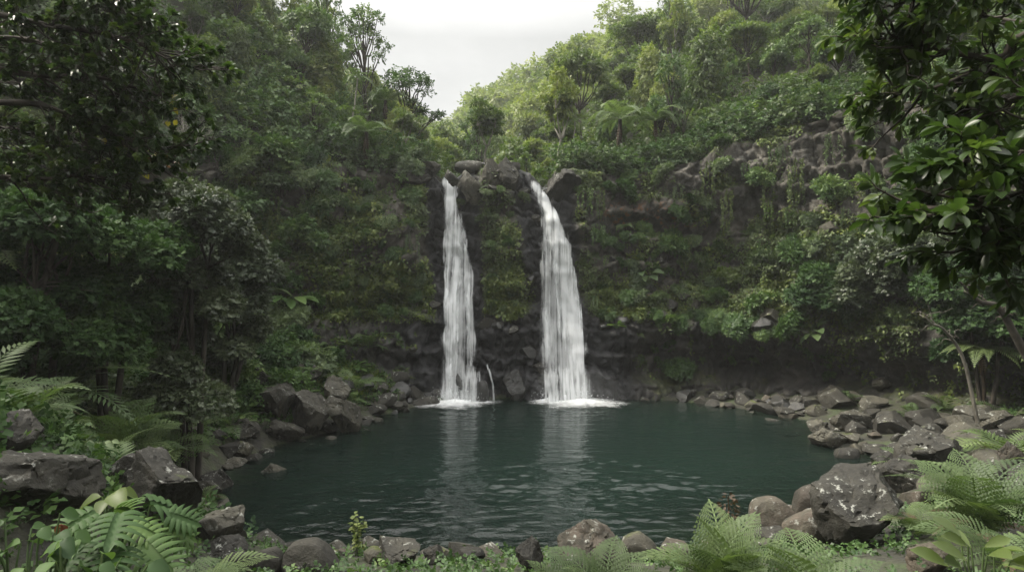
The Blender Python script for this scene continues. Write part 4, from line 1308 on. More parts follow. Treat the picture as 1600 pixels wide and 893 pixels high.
# the stacked pile at the end of the left bank
B(425, 600, 662, 64, 'rock_grey', 'left shoulder block of the stacked rock pile with pale lichen', k=1, rz=.7, mark='stacked rock pile')
B(482, 612, 680, 70, 'rock_grey', 'middle block of the stacked rock pile above the water', k=0, rz=2.0)
B(532, 618, 684, 62, 'rock_grey', 'rounded outermost block of the stacked rock pile touching the pool', k=4, rz=.4)
B(522, 586, 634, 58, 'rock_grey', 'mossy topmost block on the right of the stacked rock pile', k=6, rz=1.3)
B(475, 566, 604, 56, 'rock_dark', 'dark pointed block behind the top of the stacked rock pile', k=2, rz=.8)
B(402, 572, 624, 50, 'rock_lichen', 'tall lichened block at the back left of the stacked rock pile', k=3, rz=2.6)
B(372, 655, 682, 56, 'rock_dark', 'dark slab lying left of the stacked rock pile', k=7, rz=.5)
B(440, 655, 690, 60, 'rock_dark', 'dark wet footing stone under the stacked rock pile', k=5, rz=.5)
B(335, 592, 640, 56, 'rock_moss', 'mossy boulder in the shade under the left-bank plants', k=0, rz=2.2)
# the outcrop between the falls and beside them
B(738, 264, 322, 48, 'rock_grey', 'grey rounded boulder on the outcrop beside the left waterfall lip', k=5, d=31.4, ground=False)
B(735, 250, 274, 48, 'rock_grey', 'grey flat boulder at the back of the outcrop', ROUNDR, 3, d=32.2, ground=False)
B(768, 246, 300, 34, 'rock_moss', 'upright mossy boulder in the middle of the outcrop', k=2, rz=.3, d=31.3, ground=False)
B(794, 243, 305, 46, 'rock_grey', 'tall grey boulder crowning the outcrop between the falls', k=6, rz=1.0, d=31.3, ground=False)
B(880, 264, 318, 62, 'rock_lichen', 'pale ridged boulder at the right waterfall lip', k=4, rz=1.8, d=31.0, ground=False)
B(705, 264, 290, 22, 'rock_dark', 'small dark pointed stone at the lip of the left waterfall', k=5, d=31.0, ground=False)
B(640, 252, 290, 66, 'rock_dark', 'dark flat slab on the cliff edge left of the left waterfall', k=7, rz=.2, d=31.2, ground=False)
B(668, 250, 276, 46, 'rock_moss', 'mossy slab at the cliff edge nearest the left waterfall lip', k=1, rz=.9, d=31.6, ground=False)
B(752, 594, 622, 22, 'rock_wet', 'wet black boulder with water trickling over it beside the left waterfall', ROUNDR, 2, d=29.0)
B(805, 578, 622, 40, 'rock_wet', 'wet black boulder at the pool edge between the falls', k=3, d=29.6)
B(726, 572, 626, 34, 'rock_wet', 'wet black rock carrying the cascade of the left waterfall', k=2, d=29.5)
B(858, 570, 618, 34, 'rock_wet', 'wet black rock under the cascade of the right waterfall', k=6, d=29.7)

# ------------------------------------------------------------------ loose rocks round the shore, one by one
def scatter_rocks(n, test, size, mats, where, group, meshes=ROCKS, flat=.7, mind=.75):
    got, tries, pts = 0, 0, []
    while got < n and tries < n * 60:
        tries += 1
        x, y = test()
        s = size()
        if any((x - a) ** 2 + (y - b) ** 2 < (mind * (s + c)) ** 2 for a, b, c in pts):
            continue
        q = drop(x, y)
        pts.append((x, y, s))
        o = rock(meshes[int(rng.integers(len(meshes)))], q + [0, 0, s * flat * .35], (s * U(.85, 1.3), s * U(.8, 1.15), s * flat * U(.8, 1.25)), mats[int(rng.integers(len(mats)))])
        tag(o, None, 'rock', group)
        AUTO.append((o, {'rock_dark': 'dark loose rock', 'rock_grey': 'grey loose rock', 'rock_moss': 'mossy loose rock', 'rock_brown': 'brown loose rock', 'rock_wet': 'wet black rock', 'rock_lichen': 'lichened loose rock'}[o.material_slots[0].material and [k for k in M if M[k] == o.material_slots[0].material][0]], where, group))
        got += 1
PA = POOL
def shore(test, lo, hi):
    def f():
        while True:
            k = int(rng.integers(len(PA)))
            a, b = PA[k], PA[(k + 1) % len(PA)]
            t = norm(b - a); nn = np.array([t[1], -t[0]])
            m = a + (b - a) * U(0, 1)
            if sd_at(*(m + nn * .6)) < 0: nn = -nn
            q = m + nn * U(lo, hi)
            if test(*q): return q
    return f
right = lambda x, y: x > 5.5 and y > 14 and not (y > 29.5)
scatter_rocks(66, shore(right, -.3, 2.6), lambda: U(.16, .42), ['rock_dark', 'rock_grey', 'rock_moss', 'rock_dark', 'rock_brown'], 'on the right shore', 'loose rocks along the right shore')
scatter_rocks(62, shore(right, 1.6, 7.5), lambda: U(.28, .72), ['rock_dark', 'rock_dark', 'rock_grey', 'rock_moss'], 'on the right shore', 'loose rocks along the right shore')
scatter_rocks(52, shore(lambda x, y: x < -5 and y > 12.5, -.4, 1.5), lambda: U(.12, .36), ['rock_dark', 'rock_grey', 'rock_dark', 'rock_dark'], 'on the left shore', 'loose rocks along the left shore')
scatter_rocks(14, shore(lambda x, y: x < -5 and y > 13, -1.7, -.5), lambda: U(.15, .38), ['rock_dark', 'rock_grey'], 'in the shallows', 'stones in the shallows', flat=.5)
scatter_rocks(14, shore(lambda x, y: x > 4 and y > 13 and y < 27, -1.7, -.5), lambda: U(.15, .38), ['rock_dark', 'rock_grey'], 'in the shallows', 'stones in the shallows', flat=.5)
scatter_rocks(42, shore(lambda x, y: -6 < x < 6.5 and y < 15.5, -.25, 2.2), lambda: U(.10, .32), ['rock_dark', 'rock_grey', 'rock_moss', 'rock_brown'], 'on the near bank', 'loose rocks along the near bank')
scatter_rocks(84, shore(lambda x, y: y > 26 and x < 13 and not (-3.3 < x < -1.7) and not (1.7 < x < 4.2), -.3, 1.7), lambda: U(.16, .5), ['rock_wet', 'rock_dark', 'rock_dark'], 'at the foot of the cliff', 'wet rocks at the foot of the cliff')

# ------------------------------------------------------------------ trees singled out by the photograph
def tree_at(proto, px, base, top, d, label, protoH, sx=1.0, rz=0.0, mark=None, cat=None, ground=True):
    b = at(px, base, d)
    if ground:
        b[2] = min(b[2], drop(b[0], b[1])[2] + .1)
    H = at(px, top, d)[2] - b[2]
    o = make(proto, b, rz, (H / protoH * sx, H / protoH * sx, H / protoH), label=label)
    if mark: MARKS.append((mark, px, (base + top) / 2))
    return o
tree_at(PR['airy'][0], 578, 240, 28, 37, 'tallest open-crowned dark tree standing against the sky on the left skyline', 8, .80, .5, mark='tall open-crowned skyline tree')
tree_at(PR['airy'][1], 640, 240, 112, 36, 'smaller leaning open tree against the sky near the left waterfall lip', 8, 1.15, 2.0)
tree_at(PR['airy'][2], 512, 190, -60, 39, 'very tall thin-trunked tree rising out of the top of the picture', 8, .5, 1.0)
tree_at(PR['palm'][0], 545, 186, 116, 34, 'slender pale-stemmed palm with drooping fronds on the left cliff top', 5.3, 1.2, 0)
tree_at(PR['palm'][0], 893, 218, 182, 34, 'small palm with hanging fronds among trees right of the right waterfall', 5.3, 1.3, 1.0)
tree_at(PR['tree_fern_pale'][0], 572, 258, 196, 31.2, 'wide pale tree fern spreading over the cliff edge left of the left waterfall', 1.75, .9, .4, mark='pale cliff-edge tree fern')
tree_at(PR['tree_fern'][1], 600, 235, 150, 35, 'dark tree fern behind the wide pale cliff-edge tree fern', 3.3, 1, .4)
tree_at(PR['tree_fern'][0], 500, 160, 118, 38, 'tree fern between dense trees on the upper left slope', 2.5, 1.1, .4)
tree_at(PR['fork'][0], 748, 252, 172, 36, 'small tree on several thin pale stems above the outcrop', 6, .95, .3, mark='pale-stemmed tree above the outcrop')
tree_at(PR['umbrella'][0], 912, 190, 84, 43, 'broad umbrella-crowned tree on a dark leaning trunk above the right waterfall', 7, .62, 1.1, mark='umbrella-crowned tree')
tree_at(PR['umbrella'][1], 1010, 130, 38, 56, 'large flat-crowned tree behind the umbrella-crowned tree', 7, .95, 2.0)
def ridge_tree(proto, px, h, label, protoH, sx=1.0):
    """a tree standing on the skyline"""
    for py in range(20, 420, 3):
        d = Vector(((px - 800) / 1000, 1, -(py - 446.5) / 1000)).normalized()
        loc, n, _, _ = BV.ray_cast(CAMV, d, 400)
        if loc is not None: break
    H = h * loc.y / 1000
    make(proto, np.array(loc) - [0, 0, .2], 1.0, (H / protoH * sx, H / protoH * sx, H / protoH), label=label)
ridge_tree(PR['umbrella'][1], 738, 88, 'lone flat-topped tree silhouetted on the far ridge in the gap', 7, .7)
tree_at(PR['column'][0], 1012, 165, 78, 47, 'dark tower of ivy-draped tree right of the umbrella-crowned tree', 6, 1.1, 1.0)
tree_at(PR['column'][1], 1068, 175, 118, 42, 'yellow-green shaggy tree standing over the cliff tree ferns', 6, 1.0, 2.0)
tree_at(PR['fork'][1], 462, 130, 10, 40, 'tree with a pale forked trunk high on the left slope', 6, .8, .9)
for k, (px, py, tp, lb) in enumerate(((968, 195, 166, 'pale tree fern on the cliff top nearest the right waterfall'), (1026, 200, 170, 'middle of three tree ferns on the right cliff top'), (1078, 205, 182, 'tree fern on the right cliff top nearest the bare rock face'))):
    tree_at(PR['tree_fern_pale'][0], px, py, tp + 8, 35, lb, 1.75, .75, k * 1.3)
# on the cliff face and the left talus
def on_face(proto, px, py, sc, label, tilt=.35, rz=None, out=.15):
    p, n = hit(px, py)
    return make(proto, p + n * out, U(0, 6.28) if rz is None else rz, sc, lean(n, tilt), label=label)
on_face(PR['tree_fern'][0], 975, 402, .62, 'flat-topped green tree fern on the right cliff beside the waterfall', .15); MARKS.append(('cliff-face tree fern', 975, 372))
on_face(PR['shrub_mid'][0], 1046, 400, 1.0, 'round bushy shrub on the right cliff beside the cliff-face tree fern')
on_face(PR['broad'][0], 1012, 432, .85, 'plant with very large hanging leaves low on the right cliff')
on_face(PR['strap'][0], 935, 462, .8, 'strap-leaved rosette on the cliff close beside the right waterfall')
on_face(PR['broad'][1], 962, 515, .5, 'bright-leaved little plant on the ledge right of the right waterfall')
on_face(PR['shrub_bright'][0], 1134, 440, .7, 'small fresh green shrub in the middle of the right cliff'); MARKS.append(('fresh green cliff shrub', 1134, 440))
on_face(PR['shrub_bright'][0], 1072, 222, .55, 'bright green small bush just under the right cliff top tree ferns')
on_face(PR['broad'][0], 1272, 525, .75, 'bright broad-leaved plant at the foot of the right cliff'); MARKS.append(('bright plant at the right cliff foot', 1272, 520))
on_face(PR['tree_fern_pale'][0], 545, 452, .55, 'low fern-like plant with broad drooping fronds on the left cliff'); MARKS.append(('drooping-frond plant', 540, 435))
on_face(PR['broad'][1], 452, 480, 1.5, 'tall plant with long paddle leaves left of the drooping-frond plant')
on_face(PR['broad'][1], 415, 402, 1.0, 'broad-leaved plant high on the left slope under the rock wall')
on_face(PR['fern'][0], 474, 532, 1.5, 'large green fern with hanging fronds on the left talus slope'); MARKS.append(('large talus fern', 470, 525))
on_face(PR['fern'][1], 425, 545, 1.3, 'light green fern above the stacked rock pile')
on_face(PR['strap'][0], 392, 560, 1.0, 'strap-leaved rosette with a yellow leaf at the left of the stacked rock pile')
on_face(PR['shrub_mid'][1], 420, 265, 1.5, 'dense clump of shrub bulging from the left cliff top')
on_face(PR['shrub_grey'][0], 440, 300, .9, 'grey-leaved shrub hanging on the left rock wall')
on_face(PR['shrub_mid'][2], 372, 345, 1.6, 'spreading green shrub beside the left rock wall')
on_face(PR['shrub_mid'][2], 1060, 588, .8, 'round mossy shrub sitting on the dark ledge over the right shore')

for px_o, py_o, sc_o, lb_o in ((765, 300, .38, 'small bush growing in the middle of the outcrop between the falls'), (722, 322, .3, 'little bush on the outcrop just right of the left waterfall'), (812, 312, .36, 'bush on the outcrop next to the right waterfall lip'), (752, 345, .42, 'mossy bush below the outcrop boulders'), (905, 300, .4, 'bush rooted right of the pale ridged boulder')):
    on_face(PR['shrub_grey'][0], px_o, py_o, sc_o, lb_o, .6)
# ------------------------------------------------------------------ forest on both hills
nh = 0
for (y0, y1, st, lo, hi, kinds) in ((14, 48, 2.55, .28, .62, ['round_deep', 'round', 'round', 'column', 'airy', 'fork', 'column', 'round_deep', 'round', 'umbrella', 'round']),
                                   (48, 80, 4.3, .42, .86, ['round', 'round', 'column', 'umbrella', 'round', 'fork', 'column', 'airy'])):
    y = y0
    while y < y1:
        x = -y * .95 - 3
        while x < y * .95 + 3:
            qx, qy = x + U(-.45, .45) * st, y + U(-.45, .45) * st
            x += st
            dk = dk_at(qx, qy)
            if dk < 1.8: continue
            xv = -1.6 - .125 * (qy - 31)
            if abs(qx - xv) < (2.4 if qy < 44 else .8): continue
            p = drop(qx, qy)
            if p[2] < 9.5: continue
            px, py, d = project(p + [0, 0, 3])
            if px < -60 or px > 1660 or py < -190 or py > 470: continue
            if -9.8 < qx < -4 and qy < 42: sc = U(.32, .48)
            else: sc = U(lo, hi)
            if abs(px - 905) < 40 and qy < 43: sc *= .5
            if 690 < px < 860 and qy < 42: sc *= .6
            kd = kinds[int(rng.integers(len(kinds)))]
            side = 'left' if qx < xv else 'right'
            if side == 'left' and kd == 'umbrella': kd = 'column'
            make(pick(kd), p - [0, 0, .15 * sc], U(0, 6.28), (sc * U(.8, 1.25), sc * U(.8, 1.25), sc * U(.85, 1.6)), where=f'on the {side} hillside', group=f'trees on the {side} hillside')
            nh += 1
        y += st
print('hill trees', nh)
# ------------------------------------------------------------------ shrubs, ferns and vines on the cliff face
nrmc = np.repeat(nrm[:, None], NV, 1)
placed = []
def face_spot(xlo, xhi, zlo, zhi, gmin, mind):
    for _ in range(400):
        i = int(rng.integers(len(ss))); j = int(rng.integers(NV - 3))
        c = body[i, j]
        if not (xlo < c[0] < xhi and zlo < c[2] < zhi): continue
        if green.reshape(len(ss), NV)[i, j] < gmin or fall.reshape(len(ss), NV)[i, j] > .15: continue
        if any(abs(c[0] - a[0]) < mind * 1.6 and np.linalg.norm(c - a) < mind + b for a, b in placed): continue
        placed.append((c, mind))
        n3 = np.array([nrm[i, 0], nrm[i, 1], .25]); n3 /= np.linalg.norm(n3)
        return c, n3
    return None, None
def face_fill(n, kinds, xlo, xhi, zlo, zhi, slo, shi, where, group, gmin=.25, mind=.4, tilt=.75, out=.05, rz=None):
    for k in range(n):
        c, n3 = face_spot(xlo, xhi, zlo, zhi, gmin, mind)
        if c is None: break
        make(pick(kinds[k % len(kinds)]), c + n3 * out, U(0, 6.28) if rz is None else rz + U(-.4, .4), U(slo, shi), lean(n3, tilt), where=where, group=group)
face_fill(46, ['shrub_mid', 'shrub_grey', 'shrub_deep', 'shrub_grey'], 9, 24, 2.8, 12.8, .55, 1.05, 'on the right cliff', 'shrubs on the right cliff', .15, .55)
face_fill(56, ['shrub_grey', 'shrub_mid', 'shrub_mid', 'shrub_deep'], 4.0, 10, 3.0, 9.4, .3, .62, 'on the right cliff', 'shrubs on the right cliff', .2, .35)
face_fill(22, ['shrub_mid', 'shrub_grey', 'shrub_deep'], 3.2, 9, 9.6, 11.4, .45, .8, 'on the right cliff', 'shrubs on the right cliff', .0, .4)
face_fill(60, ['shrub_mid', 'shrub_deep', 'shrub_grey', 'shrub_mid'], -24, -8.5, 3.5, 11.4, .55, 1.1, 'on the left cliff', 'shrubs on the left cliff', .0, .55)
face_fill(26, ['shrub_mid', 'shrub_deep', 'shrub_grey'], -9, -4.6, 8.4, 11.1, .35, .75, 'on the left cliff', 'shrubs on the left cliff', .1, .35)
face_fill(54, ['shrub_grey', 'shrub_mid', 'shrub_mid', 'shrub_deep'], -9, -4, 3.8, 9, .24, .52, 'on the left cliff', 'shrubs on the left cliff', .3, .3)
face_fill(36, ['shrub_grey', 'shrub_mid'], -1.6, 1.6, 4, 10, .18, .38, 'on the rock between the waterfalls', 'small shrubs between the waterfalls', .25, .2)
face_fill(30, ['fern'], -9, -4, 3.5, 9.5, .3, .6, 'on the left cliff', 'ferns on the left cliff', .2, .3, .9)
face_fill(30, ['fern'], 3.8, 14, 2.8, 8.5, .3, .65, 'on the right cliff', 'ferns on the right cliff', .2, .35, .9)
face_fill(22, ['fern', 'shrub_deep', 'fern', 'shrub_mid'], 4.8, 15, 1.0, 3.4, .25, .5, 'low on the right cliff', 'small plants low on the right cliff', .0, .3, .9)
face_fill(16, ['fern_bright', 'fern'], -1.6, 1.6, 3.8, 9, .25, .45, 'on the rock between the waterfalls', 'ferns between the waterfalls', .2, .2, .9)
face_fill(26, ['broad', 'fern_bright', 'strap'], -10, -4.3, 3.5, 9.5, .4, .8, 'on the left cliff', 'broad-leaved plants on the left cliff', .2, .35, .6)
face_fill(30, ['strap', 'fern_bright', 'broad'], 3.8, 13, 3.2, 8, .4, .8, 'on the right cliff', 'broad-leaved plants on the right cliff', .2, .35, .6)
face_fill(26, ['vine'], -11, -4.2, 6, 11, .5, .9, 'on the left cliff', 'vines hanging on the left cliff', .1, .25, 0, .3, rz=0)
face_fill(30, ['vine'], 3.4, 15, 6.5, 12.5, .5, .95, 'on the right cliff', 'vines hanging on the right cliff', .08, .25, 0, .35, rz=0)
face_fill(8, ['vine'], -1.5, 1.2, 6.5, 10, .35, .6, 'on the rock between the waterfalls', 'vines between the waterfalls', .1, .2, 0, .25, rz=0)

# ------------------------------------------------------------------ wooded slopes inside the gorge
def slope_fill(n, kinds, xr, yr, sdlo, sdhi, slo, shi, where, group, mind, keep=None, scz=1.0):
    got, tries, pts = 0, 0, []
    while got < n and tries < n * 80:
        tries += 1
        x, y = U(*xr), U(*yr)
        sd = sd_at(x, y)
        dk = dk_at(x, y)
        if not (sdlo < sd < sdhi) or dk > -.6: continue
        if keep and not keep(x, y): continue
        if any((x - a) ** 2 + (y - b) ** 2 < mind ** 2 for a, b in pts): continue
        pts.append((x, y))
        p = drop(x, y)
        px, py, d = project(p + [0, 0, .6])
        if px < -220 or px > 1820: continue
        make(pick(kinds[got % len(kinds)]), p, U(0, 6.28), U(slo, shi), (U(-.1, .1), U(-.1, .1)), where=where, group=group)
        got += 1
slope_fill(16, ['round_deep', 'fork', 'round_deep', 'column'], (-24, -11), (15, 29.5), 4.5, 20, .5, .75, 'on the left bank', 'trees on the left bank', 1.5)
slope_fill(75, ['shrub_deep', 'shrub_mid', 'shrub_grey', 'shrub_deep'], (-22, -8), (15.5, 30), 1.8, 14, .7, 1.3, 'on the left bank', 'shrubs on the left bank', .9)
slope_fill(80, ['fern'], (-16, -6), (9, 30), .6, 9, .8, 1.6, 'on the left bank', 'ferns on the left bank', .7)
slope_fill(12, ['tree_fern'], (-20, -9), (12, 28), 2.5, 12, .8, 1.15, 'on the left bank', 'tree ferns on the left bank', 1.4)
slope_fill(14, ['broad', 'strap'], (-12, -6.5), (17, 30), 1.0, 5, .5, .9, 'on the left bank', 'broad-leaved plants on the left bank', .8)
slope_fill(48, ['shrub_grey', 'shrub_deep', 'shrub_mid', 'shrub_deep'], (10, 25), (14, 29.5), 5.6, 16, .7, 1.3, 'on the right bank', 'shrubs on the right bank', 1.1)
slope_fill(16, ['round_deep', 'fork', 'airy'], (14, 27), (14, 28), 8.5, 18, .5, .8, 'on the right bank', 'trees on the right bank', 1.8)
slope_fill(26, ['fern'], (9, 24), (10, 29), 2.0, 12, .6, 1.2, 'on the right bank', 'ferns on the right bank', .9)
slope_fill(5, ['tree_fern'], (14, 24), (13, 24), 5, 14, .7, 1.0, 'on the right bank', 'tree ferns on the right bank', 2)
# ------------------------------------------------------------------ what nobody could count: creepers, undergrowth, the far wood
def stuff(mb, name, mat, label=None):
    return tag(mb.build(name, mat), label, None, None, 'stuff')

r_ = np.random.default_rng(77)
gr2 = green
w_ = np.clip(gr2 - .34, 0, 1) * (.4 + .6 * sstep(-.1, .3, fbm(P3 * 1.6, 3, 95)))
w_ = np.where((xx > -19) & (xx < 21) & (z > .8), w_, 0)
idx = r_.choice(len(w_), 95000, p=w_ / w_.sum())
n3 = np.repeat(nrm[:, None], NV, 1).reshape(-1, 2)[idx]
nn3 = np.column_stack([n3, np.full(len(idx), .15)])
pos = body.reshape(-1, 3)[idx] + nn3 * r_.uniform(.0, .14, (len(idx), 1)) + r_.normal(0, .05, (len(idx), 3))
ax = norm(nn3 * .6 + r_.normal(0, .5, (len(idx), 3)) + np.array([0, 0, -.55]))
up = norm(nn3 + np.array([0, 0, .7]) + r_.normal(0, .3, (len(idx), 3)))
patch = fbm(pos * .9, 3, 96)
mb = MB()
place_tpl(mb, LEAF, pos, ax, up, r_.uniform(.07, .17, len(idx)) * (1 + .5 * (patch > .15)), 0, np.clip(.45 + .5 * patch + r_.normal(0, .13, len(idx)), 0, 1))
stuff(mb, 'moss_and_creepers', M['moss_leaf'])
ledge_ = sstep(3.5, 3.9, z) * sstep(6.2, 4.6, z) * np.maximum(np.maximum(sstep(-9.5, -7, xx) * sstep(-3.6, -4.2, xx), sstep(-1.75, -1.5, xx) * sstep(1.6, 1.3, xx)), .8 * sstep(3.9, 4.4, xx) * sstep(9, 6, xx))
ledge_ = ledge_ * sstep(-.25, .25, fbm(P3 * 1.1, 3, 98)) * (1 - fall)
idx = r_.choice(len(z), 17000, p=ledge_ / ledge_.sum())
nn3 = np.column_stack([np.repeat(nrm[:, None], NV, 1).reshape(-1, 2)[idx], np.full(len(idx), .25)])
pos = body.reshape(-1, 3)[idx] + nn3 * r_.uniform(.02, .2, (len(idx), 1)) + r_.normal(0, .04, (len(idx), 3))
mb = MB()
place_tpl(mb, LEAF, pos, norm(nn3 * .8 + r_.normal(0, .5, (len(idx), 3)) + [0, 0, -.3]), norm(nn3 + r_.normal(0, .3, (len(idx), 3)) + [0, 0, .9]), r_.uniform(.06, .15, len(idx)), 0, np.clip(.45 + .6 * fbm(pos * 1.5, 3, 99) + r_.normal(0, .12, len(idx)), 0, 1))
stuff(mb, 'ledge_moss', M['moss_bright'])

def undergrowth(n, test, size, mat, name, lump=0, hgt=(0, .5), seed=1):
    r = np.random.default_rng(seed)
    mb = MB()
    pts = []
    while len(pts) < n:
        x, y = test(r)
        px, py, d = project(np.array([x, y, 8]))
        pts.append(drop(x, y))
    pts = np.array(pts)
    if lump:
        for p in pts:
            s = r.uniform(.6, 1.35) * lump
            lobe_leaves(mb, r, p + [0, 0, r.uniform(*hgt)], (s, s, s * .8), 42, size * (.8 + .012 * p[1]), up=.3)
    else:
        m = len(pts)
        pos = pts + np.column_stack([r.normal(0, .1, (m, 2)), r.uniform(*hgt, m)])
        k = r.integers(0, 3, m)
        for j in range(3):
            q = k == j
            place_tpl(mb, SPRAY[j], pos[q], norm(r.normal(0, 1, (q.sum(), 3)) + [0, 0, .35]), norm(r.normal(0, .4, (q.sum(), 3)) + [0, 0, 1]), size * r.uniform(.6, 1.4, q.sum()), 0, np.clip(r.normal(.45, .2, q.sum()), 0, 1))
    return stuff(mb, name, M[mat])
def t_hill(r):
    while True:
        y = 14 + 76 * r.uniform() ** 1.15
        x = r.uniform(-.92, .92) * y
        if dk_at(x, y) > 1.2 and abs(x + 1.6 + .125 * (y - 31)) > (1.8 if y < 45 else 0):
            return x, y
def t_rim(r):
    while True:
        k = int(r.integers(int(len(CLIFF) * .12), int(len(CLIFF) * .88))); q = CLIFF[k] + r.normal(0, 1, 2) * 2.2
        if .7 < dk_at(*q) < 5 and q[1] > 10 and not (-4.4 < q[0] < 2.6) and drop(*q)[2] > 9:
            return q[0], q[1]
undergrowth(380, t_rim, .22, 'leaf_deep', 'hillside_undergrowth', lump=.75, hgt=(0.0, 1.0), seed=13)
undergrowth(380, t_rim, .26, 'leaf_grey', 'hillside_undergrowth', lump=.45, hgt=(0.1, .9), seed=14)
def t_right(r):
    while True:
        x, y = r.uniform(8, 40), r.uniform(20, 54)
        if dk_at(x, y) > 1.0 and abs(x) < .9 * y:
            return x, y
undergrowth(480, t_right, .30, 'leaf_hill', 'hillside_undergrowth', lump=.8, hgt=(-.1, 1.0), seed=24)
def t_left(r):
    while True:
        x, y = r.uniform(-34, -8), r.uniform(16, 48)
        if dk_at(x, y) > .8 and abs(x) < .9 * y:
            return x, y
undergrowth(560, t_left, .34, 'leaf_mid', 'hillside_undergrowth', lump=.85, hgt=(-.2, 1.1), seed=23)
undergrowth(1000, t_hill, .36, 'leaf_hill', 'hillside_undergrowth', lump=1.0, hgt=(0.1, 1.3), seed=3)
def t_bank(r):
    while True:
        x, y = r.uniform(-24, 24), r.uniform(5, 30.5)
        sd = sd_at(x, y)
        if dk_at(x, y) < -.3 and abs(x) < .95 * y and sd > (.45 if x < 0 else 5.0) and (x < -5 or x > 8):
            return x, y
undergrowth(15000, t_bank, .20, 'leaf_deep', 'bank_undergrowth', hgt=(0, .35), seed=4)
def t_talus(r):
    while True:
        x, y = r.uniform(-10, -4.3), r.uniform(25, 30.4)
        if sd_at(x, y) > .9 and dk_at(x, y) < -.2:
            return x, y
undergrowth(3000, t_talus, .17, 'moss_bright', 'talus_grass', hgt=(0, .25), seed=6)
def t_near(r):
    while True:
        x, y = r.uniform(-9, 9), r.uniform(4.5, 13)
        sd = sd_at(x, y)
        if sd > .8 and abs(x) < .95 * y and (x < -2.5 or fbm(np.array([[x * .6, y * .6, 0]]), 2, 6)[0] > -.15):
            return x, y
undergrowth(5200, t_near, .14, 'leaf_mid', 'bank_undergrowth', hgt=(0, .12), seed=5)
def far_forest():
    r = np.random.default_rng(9)
    mb = MB()
    y = 80.0
    while y < 260:
        st = 6.2 if y < 120 else (9 if y < 170 else 13)
        for x in np.arange(-.75 * y, .95 * y, st):
            qx, qy = x + r.uniform(-.45, .45) * st, y + r.uniform(-.45, .45) * st
            p = drop(qx, qy)
            px, py, d = project(p + [0, 0, 7])
            if not (-60 < px < 1660 and -120 < py < 420): continue
            s = st * r.uniform(.42, .68)
            for k in range(7):
                dd = rdir(r, 1, .1)[0]
                lobe_leaves(mb, r, p + [0, 0, s * r.uniform(1.1, 1.7)] + dd * s * .62, (s * .45, s * .45, s * .36), 46, .017 * s * d ** .5 + .35, up=.3, tlo=.3 + .3 * r.uniform() - .15, thi=.7)
        y += st * .9
    stuff(mb, 'far_forest', M['leaf_hill'])
far_forest()

# ------------------------------------------------------------------ trees the camera stands among
def hero_tree(label, base, trunk_top, branches, leafmat, tpl, leaf, per, nside, side_len, twig, seed, bark='bark', droop=.15, mark=None, extra=None, dens=1.0):
    r = np.random.default_rng(seed)
    root = link('broadleaf_tree', None); root.location = tuple(base)
    tag(root, label, 'tree')
    o0 = np.array(base)
    T, Bm, C, X = MB(), MB(), MB(), MB()
    tt = np.array(trunk_top)
    zmax = max(at(*br[0])[2] for br in branches)
    tt[2] = max(tt[2], zmax + .1)
    tube(T, bend((0, 0, -.6), tt - o0, 0, 9, .03, r), [.17, .12, .05], 9)
    for br in branches:
        q0 = at(*br[0])
        u_ = min(max((q0[2] - .35 - o0[2]) / (tt[2] - o0[2]), .15), .97)
        pts = catmull([o0 + (tt - o0) * u_] + [at(*p) for p in br if p[0] < 1640 and p[0] > -160], 8) - o0
        n = len(pts)
        tube(Bm, pts, [.05, .028, .014], 6)
        for s in range(nside):
            t = r.uniform(.12, 1) ** .8
            k = min(int(t * (n - 1)), n - 2)
            a = pts[k]
            fw = norm(pts[k + 1] - pts[k])
            d = norm(fw * .8 + r.normal(0, .75, 3) * np.array([1, 1, .62]) + [0, 0, -droop * .4])
            L = side_len * r.uniform(.45, 1.1)
            e = a + d * L
            sp = bend(a, e, -.08 * L, 6, .03 * L, r)
            tube(Bm, sp, [.013, .005], 4)
            for q in range(twig):
                u = r.uniform(.3, 1.0) if q else 1.0
                b0 = a + (e - a) * u
                td = norm(d + r.normal(0, .7, 3))
                b1 = b0 + td * side_len * .26 * r.uniform(.5, 1)
                tube(Bm, np.array([b0, (b0 + b1) / 2 + [0, 0, .01], b1]), [.006, .003], 3)
                m = per
                ph = r.uniform(0, 6.28)
                v1 = norm(np.cross(td, [0, 0, 1])); v2 = np.cross(v1, td)
                an = ph + np.arange(m) * 2.399
                opn = r.uniform(.5, 1.3, m)[:, None]
                axs = norm(td * .8 + opn * (np.cos(an)[:, None] * v1 + np.sin(an)[:, None] * v2) + np.array([0, 0, -droop]))
                ups = norm(np.array([0, 0, 1.0]) - td * .4 + r.normal(0, .3, (m, 3)))
                ps = b1 - td * np.linspace(.55, 0, m)[:, None] * leaf * .9
                young = r.uniform() < .10
                tgt = X if (extra and r.uniform() < extra[1]) else C
                place_tpl(tgt, tpl, ps, axs, ups, leaf * r.uniform(.65, 1.15, m) * (.8 if young else 1), 0, np.clip((.85 if young else r.uniform(.15, .6)) + r.normal(0, .1, m), 0, 1))
    T.build('trunk', M[bark], root, True)
    Bm.build('branches', M[bark], root, True)
    C.build('leaves', M[leafmat], root)
    if X.n:
        X.build('yellowing_leaves', M[extra[0]], root)
    if mark: MARKS.append(mark)
    return root
gb = lambda x, y: drop(x, y)
